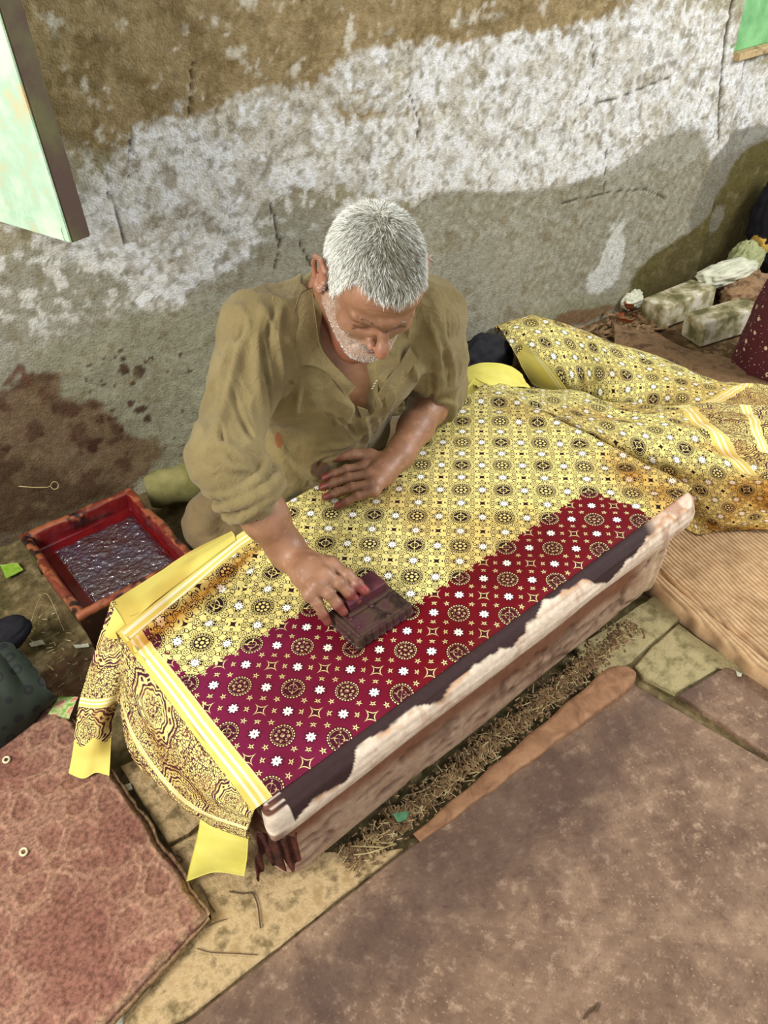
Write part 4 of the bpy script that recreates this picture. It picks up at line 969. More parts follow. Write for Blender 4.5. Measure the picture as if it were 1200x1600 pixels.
for k, (pts, lab) in enumerate([([(28, 758), (50, 760), (72, 760)], 'thin pale straw stuck on the stained wall')]):
    V, F = tube([wall_at(x, y)+np.array([0, -.006, 0]) for x, y in pts]+[wall_at(84+6*math.cos(a), 757+6*math.sin(a))+np.array([0, -.006, 0]) for a in np.linspace(3, 9, 14)], .0012, 6); tag(link('wall_straw', mesh('wall_straw', V, F), M['straw']), lab, 'straw')
# rolled green cushion behind the man's knee
M['cushion'] = mat('olive_cushion', (104, 100, 52), (140, 132, 84), 14, .9, 200, .4, .002)
def bolster():
    a = at(232, 768, .06); b = at(330, 735, .08); d = (b-a); a = a; b = a+d/np.linalg.norm(d)*.36; b[2] = a[2]
    V, F = tube([a-d*.0, a+(b-a)*.04, a+(b-a)*.5, b-(b-a)*.04, b], [.030, .048, .052, .048, .03], 22, 40); V[:, 2] += .004*np.sin(V[:, 0]*90); V[:, 2] = np.maximum(V[:, 2], -.0)
    tag(link('rolled_cushion', mesh('rolled_cushion', V, F), M['cushion']), 'rolled olive cushion between the dye tray and the man', 'cushion')
bolster()
# ------------------------------------------------------------------ the man: smooth fields turned into one surface
def hairline(x, y):
    az = np.degrees(np.abs(np.arctan2(x, y)))
    return np.interp(az, [0, 18, 32, 44, 56, 66, 76, 84, 92, 104, 118, 140, 180], [.062, .062, .070, .066, .040, .0, -.018, .016, .036, .030, -.02, -.045, -.055])
class Field:
    def __init__(s): s.ops = []
    def cone(s, a, b, ra, rb=None, k=.012, sub=False):
        a = np.array(a, float); b = np.array(b, float); rb = ra if rb is None else rb
        c = (a+b)/2; R_ = np.linalg.norm(a-b)/2+max(ra, rb)
        ba = b-a; bb = ba@ba+1e-12
        def f(P):
            t = np.clip(((P-a)@ba)/bb, 0, 1); return np.linalg.norm(P-a-t[:, None]*ba, axis=1)-(ra+(rb-ra)*t)
        s.ops.append((f, c, R_, k, sub)); return s
    def ell(s, c, r, M_=None, k=.012, sub=False):
        """ellipsoid; M_ rows = local axes"""
        c = np.array(c, float); r = np.array(r, float); M_ = np.eye(3) if M_ is None else np.array(M_, float)
        def f(P):
            q = (P-c)@M_.T; k0 = np.linalg.norm(q/r, axis=1); k1 = np.linalg.norm(q/(r*r), axis=1)+1e-9; return k0*(k0-1)/k1
        s.ops.append((f, c, max(r), k, sub)); return s
    def chain(s, pts, rr, k=.01, sub=False):
        for a, b, ra, rb in zip(pts, pts[1:], rr, rr[1:]): s.cone(a, b, ra, rb, k, sub)
        return s
    def __call__(s, P):
        P = np.asarray(P, float); d = np.full(len(P), .5)
        for f, c, R_, k, sub in s.ops:
            m_ = ((P-c)**2).sum(1) < (R_+k*1.5+.03)**2
            if not m_.any(): continue
            v = f(P[m_]); o = d[m_]
            if sub: v = -v; h = np.clip(.5-.5*(v-o)/k*-1, 0, 1); h = np.clip(.5+.5*(v-o)/k, 0, 1); d[m_] = o*(1-h)+v*h+k*h*(1-h)
            else: h = np.clip(.5+.5*(v-o)/k, 0, 1); d[m_] = v*(1-h)+o*h-k*h*(1-h)
        return d
def surface(field, lo, hi, h, warp=None):
    """surface nets with a coarse-to-fine narrow band"""
    lo = np.array(lo, float); n = (np.ceil((np.array(hi)-lo)/h/4).astype(int))*4+1
    g = [lo[i]+np.arange(n[i])*h for i in range(3)]; cg = [q[::4] for q in g]
    C3 = np.stack(np.meshgrid(*cg, indexing='ij'), -1); cn = C3.shape[:3]
    fe = (lambda P: field(P)+warp(P)) if warp else field
    cv = field(C3.reshape(-1, 3)).reshape(cn)
    near = np.abs(cv) < h*4*.9+.012
    blk = np.zeros(tuple(c-1 for c in cn), bool)
    for a in (0, 1):
        for b in (0, 1):
            for c in (0, 1): blk |= near[a:cn[0]-1+a, b:cn[1]-1+b, c:cn[2]-1+c]
    big = np.repeat(np.repeat(np.repeat(np.where(cv < 0, -1., 1.), 4, 0), 4, 1), 4, 2)[:n[0], :n[1], :n[2]].astype(np.float32)
    bi = np.argwhere(blk); off = np.stack(np.meshgrid(*[np.arange(5)]*3, indexing='ij'), -1).reshape(-1, 3)
    mask = np.zeros(tuple(n), bool)
    for o in off: q = bi*4+o; mask[q[:, 0], q[:, 1], q[:, 2]] = True
    ii = np.argwhere(mask); P = lo+ii*h
    for s in range(0, len(ii), 400000): q = ii[s:s+400000]; big[q[:, 0], q[:, 1], q[:, 2]] = fe(P[s:s+400000])
    I = big < 0; sm = [slice(0, -1), slice(1, None)]
    cnt = sum(I[sm[a], sm[b], sm[c]].astype(np.int8) for a in (0, 1) for b in (0, 1) for c in (0, 1))
    act = np.argwhere((cnt > 0) & (cnt < 8)); idm = -np.ones(tuple(x-1 for x in n), np.int32); idm[act[:, 0], act[:, 1], act[:, 2]] = np.arange(len(act))
    acc = np.zeros((len(act), 3)); ct = np.zeros(len(act))
    corners = [(a, b, c) for a in (0, 1) for b in (0, 1) for c in (0, 1)]
    for A in corners:
        for ax in range(3):
            if A[ax]: continue
            B = list(A); B[ax] = 1
            va = big[act[:, 0]+A[0], act[:, 1]+A[1], act[:, 2]+A[2]]; vb = big[act[:, 0]+B[0], act[:, 1]+B[1], act[:, 2]+B[2]]
            m_ = (va < 0) != (vb < 0); t = np.where(m_, va/(va-vb+1e-12), 0); p = np.tile(np.array(A, float), (len(act), 1)); p[:, ax] = t
            acc[m_] += p[m_]; ct[m_] += 1
    V = lo+(act+acc/ct[:, None])*h; Fs = []
    for ax in range(3):
        o = [(1, 2), (2, 0), (0, 1)][ax]; s0 = [slice(None)]*3; s1 = [slice(None)]*3; s0[ax] = slice(0, -1); s1[ax] = slice(1, None)
        e = np.argwhere(I[tuple(s0)] != I[tuple(s1)]); e = e[(e[:, o[0]] > 0) & (e[:, o[1]] > 0) & (e[:, o[0]] < n[o[0]]-1) & (e[:, o[1]] < n[o[1]]-1)]
        ins = I[e[:, 0], e[:, 1], e[:, 2]]; q = []
        for da, db in ((1, 1), (0, 1), (0, 0), (1, 0)):
            c = e.copy(); c[:, o[0]] -= da; c[:, o[1]] -= db; q.append(idm[c[:, 0], c[:, 1], c[:, 2]])
        q = np.stack(q, 1); q[~ins] = q[~ins][:, ::-1]; Fs.append(q)
    F = np.vstack(Fs); F = F[(F >= 0).all(1)]
    return V, F
def fgrad(field, V, e=.0015):
    g = np.stack([field(V+np.eye(3)[i]*e)-field(V-np.eye(3)[i]*e) for i in range(3)], 1); return g/(np.linalg.norm(g, axis=1, keepdims=True)+1e-9)
def march(field, px, py, t0=.9, t1=2.0):
    d = RC.T @ np.array([(px-600)/FPX, (py-800)/FPX, 1.0]); L = np.linalg.norm(d); t = t0
    for _ in range(160):
        v = field((CAM+d*t)[None])[0]
        if v < .0004: break
        t += min(max(v*.6, .0008), .03)/L
        if t > t1: return None
    return CAM+d*t

MAN = empty('person', (.57, .80, 0)); tag(MAN, 'grey-haired man in a khaki shirt leaning over the table, stamping the cloth', 'person')
nrm = lambda v: np.array(v, float)/np.linalg.norm(v)
c2w = lambda v: RC.T @ np.array(v, float)
# head frame
HF = nrm([.20, .92, -.28]); HR = np.array([-.94, .14, -.32]); HR = nrm(HR-HF*(HR@HF)); HU = np.cross(HR, HF)   # camera frame
HC = at(582, 433, 1.21, 'd')
EX, EY, EZ = -c2w(HR), c2w(HF), c2w(HU)                 # his left, forward, up
if np.dot(EZ, [0, 0, 1]) < 0: EZ = -EZ
HM = np.array([EX, EY, EZ])
H_ = lambda x, y, z: HC+np.array([x, y, z])@HM
RSH, LSH = np.array([.416, .532, .688]), np.array([.745, .470, .630])
NECK = (RSH+LSH)/2+np.array([-.005, .03, .035])
def head_field():
    f = Field()
    f.ell(H_(0, -.008, .022), (.0745, .090, .086), HM, .02)
    f.ell(H_(0, .035, -.03), (.058, .056, .078), HM, .03)
    f.ell(H_(0, .062, .045), (.052, .026, .034), HM, .03)
    for s in (-1, 1):
        f.cone(H_(s*.056, .0, -.05), H_(s*.022, .068, -.092), .017, .016, .03)
        f.ell(H_(s*.042, .062, -.030), (.018, .016, .013), HM, .02)
        f.cone(H_(s*.008, .091, .012), H_(s*.044, .073, .007), .0088, .0072, .012)
    f.ell(H_(0, .074, -.097), (.022, .016, .017), HM, .02)
    for s in (-1, 1):
        f.ell(H_(s*.029, .096, -.012), (.018, .017, .012), HM, .010, True)
        f.ell(H_(s*.031, .070, -.008), (.0145, .0145, .0125), HM, .004)
        f.cone(H_(s*.019, .083, -.010), H_(s*.045, .077, -.011), .0016, .0016, .003)
        f.cone(H_(s*.019, .086, -.020), H_(s*.042, .078, -.022), .0014, .001, .004, True)
    f.chain([H_(0, .084, .008), H_(0, .098, -.012), H_(0, .113, -.030), H_(0, .116, -.037)], [.0062, .0070, .0094, .0100], .009)
    for s in (-1, 1):
        f.ell(H_(s*.0135, .098, -.040), (.0068, .0105, .0068), HM, .005)
        f.ell(H_(s*.007, .107, -.049), (.0035, .006, .004), HM, .004, True)
        f.cone(H_(s*.022, .090, -.046), H_(s*.032, .076, -.072), .002, .0015, .008, True)
    f.ell(H_(0, .084, -.058), (.024, .012, .010), HM, .012)
    f.ell(H_(0, .090, -.064), (.020, .007, .0045), HM, .004)
    f.ell(H_(0, .088, -.073), (.017, .0075, .005), HM, .004)
    f.cone(H_(-.021, .092, -.0685), H_(.021, .092, -.0685), .0013, .0013, .003, True)
    for s in (-1, 1):
        a = nrm([s*.35, .25, .9]); 
        f.ell(H_(s*.079, -.006, -.004), (.006, .017, .030), HM, .006)
        pts = [H_(s*(.080+.012*q2), -.006+y, -.004+z) for y, z, q2 in [(.012, .008, .0), (.010, .026, .3), (-.004, .034, .7), (-.019, .024, 1.), (-.022, .004, .9), (-.014, -.016, .6), (-.002, -.028, .2), (.006, -.030, .0)]]
        f.chain(pts, [.003, .0036, .0038, .004, .004, .0042, .0058, .005], .004)
        f.cone(H_(s*.084, .012, -.006), H_(s*.084, .011, -.010), .005, .005, .004)
        f.ell(H_(s*.088, -.003, .002), (.006, .008, .014), HM, .004, True)
    # neck and upper chest
    f.cone(H_(0, -.030, -.045), NECK+np.array([0, .0, .01]), .054, .062, .03)
    f.cone(H_(0, -.008, -.075), NECK+np.array([-.01, -.055, -.05]), .030, .045, .03)
    for s in (-1, 1): f.cone(H_(s*.042, -.03, -.04), NECK+np.array([s*.02, -.060, -.05]), .012, .010, .02)
    return f
HFD = head_field()
def limb(f, pts, rr, k=.02): return f.chain(pts, rr, k)
def torso_field(off=0.):
    f = Field(); ax = nrm(LSH-RSH); up = nrm([0, -.42, .9]); up = nrm(up-ax*(up@ax)); fr = np.cross(up, ax); Mt = np.array([ax, fr, up])
    mid = (RSH+LSH)/2
    f.ell(mid-up*.12+fr*.0, (.178+off, .108+off, .155+off), Mt, .03)
    f.ell(np.array([.570, .640, .36]), (.160+off, .115+off, .17+off), Mt, .06)
    f.ell(np.array([.575, .755, .16]), (.180+off, .150+off, .13+off), None, .06)
    for S in (RSH, LSH):
        f.cone(NECK+np.array([0, .01, .0]), S+np.array([0, .0, .008]), .052+off, .052+off, .03)
        f.cone(S, mid-up*.10+(S-mid)*.55, .058+off, .085+off, .04)
    return f, Mt, mid
# right arm and the hand on the block
RW = at(453, 866, .384); RE = at(352, 714, 1.225, 'd'); LW = at(624, 712, .366); LE = np.array([.845, .545, .395])
def arm(f, S, E_, W, rs):
    f.chain([S, S*.62+E_*.38+np.array([.0, .005, -.01]), E_], [rs[0]-.012, rs[1]-.014, rs[2]-.004], .02)
    d = W-E_; f.chain([E_, E_+d*.25, E_+d*.6, E_+d*.9, W], [rs[2], rs[3], rs[4], rs[5], rs[5]], .02)
def finger(f, pts, rr, k=.004):
    f.chain(pts, rr, k); 
    for p, r in zip(pts[1:-1], rr[1:-1]): f.ell(p+np.array([0, 0, .0008]), (r*1.07,)*3, None, .003)
def build_fingers(f, W, mcps, tips, arch, rad, thumb, palm_k=.012, drop=.35):
    out = []
    for m_, t_, a_, r in zip(mcps, tips, arch, rad):
        d = t_-m_; up = np.array([0, 0, 1.])
        pip = m_+d*.46+up*a_; dip = m_+d*.76+up*a_*drop
        finger(f, [m_, pip, dip, t_], [r*1.08, r, r*.92, r*.80]); out.append((m_, pip, dip, t_, r))
        f.cone(W*.85+m_*.15+(m_-W)*.0, m_, .0165, r*1.15, palm_k)
        f.ell(m_+up*.001, (r*1.15,)*3, None, .006)
    tp, tr = thumb; f.chain(tp, tr, .008)
    out.append((tp[-3], tp[-2], tp[-2]*.5+tp[-1]*.5, tp[-1], tr[-1]))
    return out
def right_arm():
    f = Field(); arm(f, RSH, RE, RW, (.055, .050, .044, .0445, .0375, .0290))
    mc = [at(519, 884, .402), at(507, 899, .407), at(495, 914, .402), at(484, 928, .391)]
    tp = [at(571, 924, .3745), at(558, 938, .3615), at(537, 956, .3555), at(512, 972, .345)]
    f.chain([RW, (RW+mc[1]+mc[2])/3+np.array([0, 0, -.004]), (mc[1]+mc[2])/2+np.array([0, 0, -.006])], [.027, .027, .017], .02)
    th = [RW*.6+mc[0]*.4+np.array([.012, -.0, -.014]), RW*.25+mc[0]*.75+np.array([.020, .004, -.020]), np.array([.338, .222, .366]), np.array([.346, .2225, .352])]
    F_ = build_fingers(f, RW, mc, tp, [.006, .008, .009, .008], [.0103, .0106, .0100, .0090], (th, [.017, .014, .0105, .009]))
    for m_, t_ in zip(mc, tp):   # faint tendons
        f.cone(RW*.5+m_*.5+np.array([0, 0, .018]), m_+np.array([0, 0, .0065]), .0022, .0028, .008)
    return f, F_
def left_arm():
    f = Field(); arm(f, LSH, LE, LW, (.055, .050, .044, .043, .036, .0275))
    mc = [at(570, 729, .368), at(580, 741, .369), at(586, 755, .364), at(585, 768, .355)]
    tp = [at(507, 747, .350), at(503, 762, .344), at(508, 777, .338), at(527, 791, .332)]
    f.chain([LW, (LW+mc[1]+mc[2])/3+np.array([0, 0, -.006]), (mc[1]+mc[2])/2+np.array([0, 0, -.008])], [.026, .025, .015], .02)
    th = [LW*.55+mc[0]*.45+np.array([0, .004, -.002]), at(578, 712, .372), at(552, 710, .380), at(520, 716, .378)]
    F_ = build_fingers(f, LW, mc, tp, [.006, .006, .006, .005], [.0094, .0096, .0092, .0082], (th, [.0165, .014, .0105, .0088]), drop=.6)
    return f, F_
def col_skin(V, N, dyefing, head=False, wrist=None):
    n1 = fbm(V, 30, 3, 3); n2 = fbm(V, 120, 3, 5)
    c = np.zeros((len(V), 3)); c[:] = cB(154, 112, 84)
    def lay(m_, colr, a=1):
        nonlocal c
        m_ = (np.clip(m_, 0, 1)*a)[:, None]; c = c*(1-m_)+cB(*colr)*m_
    lay(sstep(.35, .65, n1), (132, 92, 66), .7); lay(sstep(.6, .75, n2), (186, 144, 112), .3)
    for F_ in dyefing:
        for i, (m_, pip, dip, tip, r) in enumerate(F_):
            d = np.linalg.norm(V-tip, axis=1); lay(sstep(.034, .012, d+.016*(n2-.5)+.014*(n1-.5)), (104, 30, 28), .72)
            ax = nrm(tip-dip); nc = tip+np.array([0, 0, r*.55])-ax*r*.2; dn = np.linalg.norm((V-nc)-np.outer((V-nc)@ax, ax)*.35, axis=1)
            lay(sstep(r*.62, r*.5, dn)*(N[:, 2] > .3), (150, 46, 44), .7)
            for p in (pip, dip):  # knuckle creases
                q = (V-p)@ax; lay((np.abs(np.abs(q)-.0022) < .0006)*(np.linalg.norm(V-p, axis=1) < r*1.3)*(N[:, 2] > .3), (110, 66, 48), .45)
    if head:
        q = (V-HC)@HM.T; x, y, z = q.T; ax_ = np.abs(x)
        lay((z > hairline(x, y)+.004)*(z > -.06), (176, 170, 152), .9)
        lay(sstep(-.02, -.05, z)*sstep(.045, .075, np.hypot(x, y))*.8*(y > -.03)*(z > -.13), (164, 130, 108), .5)
        beard = sstep(-.050, -.062, z)*(y > -.0)+(sstep(.048, .062, ax_)*sstep(.02, -.02, z)*sstep(.0, .01, y)*sstep(.055, .036, y)*.7); lay(np.clip(beard, 0, 1)*(z > -.12)*(.4+n2), (188, 166, 146), .6)
        mus = np.exp(-((ax_/.027)**4)-((z+.056)/.006)**2)*(y > .07); lay(sstep(.3, .8, mus)*n2*1.6, (110, 92, 78), .7)
        brow_shade = sstep(.0032, .0012, np.abs(z-.001-.06*(ax_-.02)))*(ax_ < .046)*(y > .06); lay(brow_shade, (74, 44, 34), .75)  # shade line under the brow painted into the skin colour
        lip = np.exp(-((ax_/.019)**2)-((z+.0685)/.0065)**2)*(y > .075); lay(sstep(.4, .7, lip), (128, 66, 56), .8)
        lay((np.abs(z+.0685) < .0011)*(ax_ < .021)*(y > .075), (70, 34, 30), .9)
        lid = sstep(.0022, .0008, np.abs(z+.0125+.10*(ax_-.031)**2*10))*(ax_ > .018)*(ax_ < .045)*(y > .07); lay(lid, (38, 24, 20), .95)
        sock = np.exp(-((ax_-.031)/.018)**2-((z+.012)/.013)**2)*(y > .055); lay(sstep(.25, .9, sock), (120, 74, 54), .55)
        lay((np.hypot(ax_-.007, z+.050) < .0035)*(y > .09), (56, 26, 22), .9)
        lay(np.exp(-((ax_/.018)**2)-((z+.036)/.012)**2)*(y > .1), (182, 112, 84), .6)
        lay(sstep(.073, .08, ax_)*(z > -.04)*(z < .04), (160, 104, 80), .5)
        lay(sstep(-.115, -.13, z), (150, 92, 68), .7)
        for zz in (.030, .040, .049): lay(sstep(.0016, .0006, np.abs(z-zz-.12*ax_**2*10*.1+.002*np.sin(x*90)))*(y > .06)*(ax_ < .04), (130, 84, 60), .4)
    return c
def skin_mat():
    m, t, b = newmat('brown_skin'); a = t.nodes.new('ShaderNodeAttribute'); a.attribute_name = 'Col'
    t.links.new(a.outputs['Color'], b.inputs['Base Color']); b.inputs['Roughness'].default_value = .46; b.inputs['Specular IOR Level'].default_value = .45
    b.inputs['Subsurface Weight'].default_value = .03; b.inputs['Subsurface Radius'].default_value = (.8, .3, .15); b.inputs['Subsurface Scale'].default_value = .006
    h = E(nz(t, 420, 3))*.6+E(nz(t, 90, 3)); bump(t, b, h, .35, .0015); return m
M['skin'] = skin_mat()
def build_body():
    parts = []
    V, F = surface(HFD, HC-.155-np.array([.0, .0, .06]), HC+.15, .0019); V[:, :] = V; N = fgrad(HFD, V); parts.append((V, F, col_skin(V, N, [], True)))
    hv = (V, N)
    fr, Fr = right_arm(); lo = np.minimum(RE, RW)-.05; hi = np.maximum(RSH, RW)+.06; hi[0] = .46; lo = np.array([.15, .12, .32]); hi = np.array([.47, .60, .76])
    V, F = surface(fr, lo, hi, .0021); parts.append((V, F, col_skin(V, fgrad(fr, V), [Fr])))
    fl, Fl = left_arm(); V, F = surface(fl, np.array([.44, .38, .31]), np.array([.91, .62, .70]), .0021); parts.append((V, F, col_skin(V, fgrad(fl, V), [Fl])))
    tf, Mt, mid = torso_field(-.012); V, F = surface(tf, np.array([.34, .33, .03]), np.array([.82, .93, .78]), .006); parts.append((V, F, col_skin(V, V*0+[0, 0, 1], [])))
    Vs, Fs, Cs, n = [], [], [], 0
    for V, F, c in parts: Vs.append(V); Fs.append(F+n); Cs.append(c); n += len(V)
    o = link('body', mesh('body', np.vstack(Vs), np.vstack(Fs), True, None, np.vstack(Cs)), M['skin']); under(MAN, o)
    return hv
HV = build_body()
# ------------------------------------------------------------------ hair, beard, eyebrows as fine strands
def strands(name, roots, dirs, curls, length, width, cols, m, seg=3, parent=MAN):
    n = len(roots); rng = np.random.default_rng(len(roots)); side = np.cross(dirs, rng.normal(size=(n, 3))); side /= np.linalg.norm(side, axis=1, keepdims=True)+1e-9
    V = np.zeros((n, 2*seg+1, 3)); 
    for k in range(seg+1):
        t = k/seg; p = roots+dirs*(length*t)[:, None]+curls*(length*t*t)[:, None]; w_ = (width*(1-t*.75))
        if k < seg: V[:, 2*k] = p-side*w_[:, None]; V[:, 2*k+1] = p+side*w_[:, None]
        else: V[:, 2*seg] = p
    base = np.arange(n)[:, None]*(2*seg+1); F3 = []
    for k in range(seg-1): F3 += [np.c_[base+2*k, base+2*k+1, base+2*k+3], np.c_[base+2*k, base+2*k+3, base+2*k+2]]
    F3.append(np.c_[base+2*seg-2, base+2*seg-1, base+2*seg])
    o = link(name, mesh(name, V.reshape(-1, 3), np.vstack(F3), True, None, np.repeat(cols, 2*seg+1, 0)), m); under(parent, o); return o
def hair():
    V, N = HV; q = (V-HC)@HM.T; x, y, z = q.T; rng = np.random.default_rng(7)
    n2 = fbm(V, 60, 2, 3)-.5; on = (z > hairline(x, y)+.010*n2) & (z > -.065) & ~((np.abs(x) > .0765) & (z < .034) & (z > -.05)&(y>-.03))
    ids = rng.choice(np.where(on)[0], 30000); r = V[ids]+rng.normal(size=(30000, 3))*.0007; nn = N[ids]; ql = q[ids]
    crown = np.array([-.006, -.05, .10]); fl = ql-crown; fl[:, 2] -= .02; flow = fl@HM; flow -= nn*(flow*nn).sum(1, keepdims=True); flow /= np.linalg.norm(flow, axis=1, keepdims=True)+1e-9
    tw = np.cross(nn, flow); cl = noise(V[ids], 70, 3)-.5; cl2 = noise(V[ids], 110, 9)-.5
    d = nn*.62+flow*.62+tw*(cl*1.1)[:, None]+rng.normal(size=nn.shape)*.17; d /= np.linalg.norm(d, axis=1, keepdims=True)
    curl = flow*.32-nn*.22+tw*(cl2*.9)[:, None]
    top = np.exp(-((ql[:, 0]-.006)/.042)**2-((ql[:, 1]-.045)/.07)**2)*sstep(.04, .08, ql[:, 2])
    L = (.0125+.005*top)*rng.uniform(.7, 1.15, len(ids))*np.clip(.55+ (ql[:, 2]+.02)*9, .35, 1)
    sh = rng.uniform(0, 1, len(ids)); white = cB(240, 240, 230); grey = cB(150, 148, 128); dk = cB(104, 92, 68)
    pdark = .12+.62*top+.22*sstep(.05, .085, ql[:, 2]); c = np.where((sh < pdark)[:, None], np.where((rng.uniform(0, 1, len(ids)) < .35)[:, None], dk, grey), white)
    m, t, b = newmat('grey_hair'); a = t.nodes.new('ShaderNodeAttribute'); a.attribute_name = 'Col'; t.links.new(a.outputs['Color'], b.inputs['Base Color']); b.inputs['Roughness'].default_value = .5
    o = strands('hair', r, d, curl, L, np.full(len(ids), .00042), c, m); o['label'] = 'short thick white and grey hair'; o['kind'] = 'stuff'
    # undercoat so that the scalp reads as grey hair
    bd = (y > -.0) & ((z < -.052) | ((np.abs(x) > .046) & (z < -.034+.02*(n2))) | ((np.abs(x) > .058) & (z < .01) & (y < .040+.02*n2))) & (z > -.122) & (y > .006) & ~((np.abs(x) < .020) & (np.abs(z+.069) < .006)) & ((V-HC)@EY > -.0)
    must = (np.abs(x) < .026) & (z < -.051) & (z > -.063) & (y > .08)
    w_ = np.where(bd)[0]; ids = np.concatenate([rng.choice(w_, 6500), rng.choice(np.where(must)[0], 700)]); nn = N[ids]; dn = np.tile(-EZ, (len(ids), 1))
    d = nn*.7+dn*.5+rng.normal(size=nn.shape)*.3; d /= np.linalg.norm(d, axis=1, keepdims=True); qq = q[ids]
    L = np.where(qq[:, 2] < -.085, .0034, .0018)*rng.uniform(.6, 1.2, len(ids)); sh = rng.uniform(0, 1, len(ids))-.30*(np.abs(qq[:, 2]+.057) < .007)*(np.abs(qq[:, 0]) < .03); c = np.where((sh < .16)[:, None], cB(110, 96, 84), cB(238, 234, 226))
    o = strands('beard', V[ids]+rng.normal(size=(len(ids), 3))*.0004, d, dn*.2, L, np.full(len(ids), .00024), c, m, 2); o['label'] = 'short white stubble beard and moustache'; o['kind'] = 'stuff'
    eb = (np.abs(z-.014-.05*(np.abs(x)-.02)) < .0035) & (np.abs(x) > .012) & (np.abs(x) < .046) & (y > .06)
    ids = rng.choice(np.where(eb)[0], 150); sg = np.sign(x[ids])[:, None]; d = N[ids]*.45+sg*EX*.6-EZ*.15+rng.normal(size=(150, 3))*.2; d /= np.linalg.norm(d, axis=1, keepdims=True)
    c = np.where((rng.uniform(0, 1, 150) < .6)[:, None], cB(70, 54, 44), cB(170, 160, 146)); o = strands('eyebrows', V[ids], d, -EZ*.1+d*0, np.full(150, .005), np.full(150, .0002), c, m, 2); o['kind'] = 'stuff'
    ch = NECK
hair()

# ------------------------------------------------------------------ khaki shirt
M['khaki'] = None
def khaki(name, a, b_):
    m, t, b = newmat(name); at_ = t.nodes.new('ShaderNodeAttribute'); at_.attribute_name = 'Col'
    c = ramp(t, nz(t, 14, 6), [(.35, lin(*a)), (.65, lin(*b_))]); n = t.nodes.new('ShaderNodeMix'); n.data_type = 'RGBA'; n.blend_type = 'MULTIPLY'; n.inputs[0].default_value = 1
    t.links.new(c, n.inputs[6]); t.links.new(at_.outputs['Color'], n.inputs[7]); t.links.new(n.outputs[2], b.inputs['Base Color']); b.inputs['Roughness'].default_value = .85; b.inputs['Specular IOR Level'].default_value = .15
    b.inputs['Sheen Weight'].default_value = .15
    h = E(nz(t, 700, 2))*.35+E(nz(t, 45, 4, dist=.8))*1.6; bump(t, b, h, .8, .004); return m
M['khaki'] = khaki('khaki_cotton', (124, 108, 69), (141, 125, 84)); M['trouser'] = khaki('trouser_cotton', (112, 94, 62), (128, 108, 74))
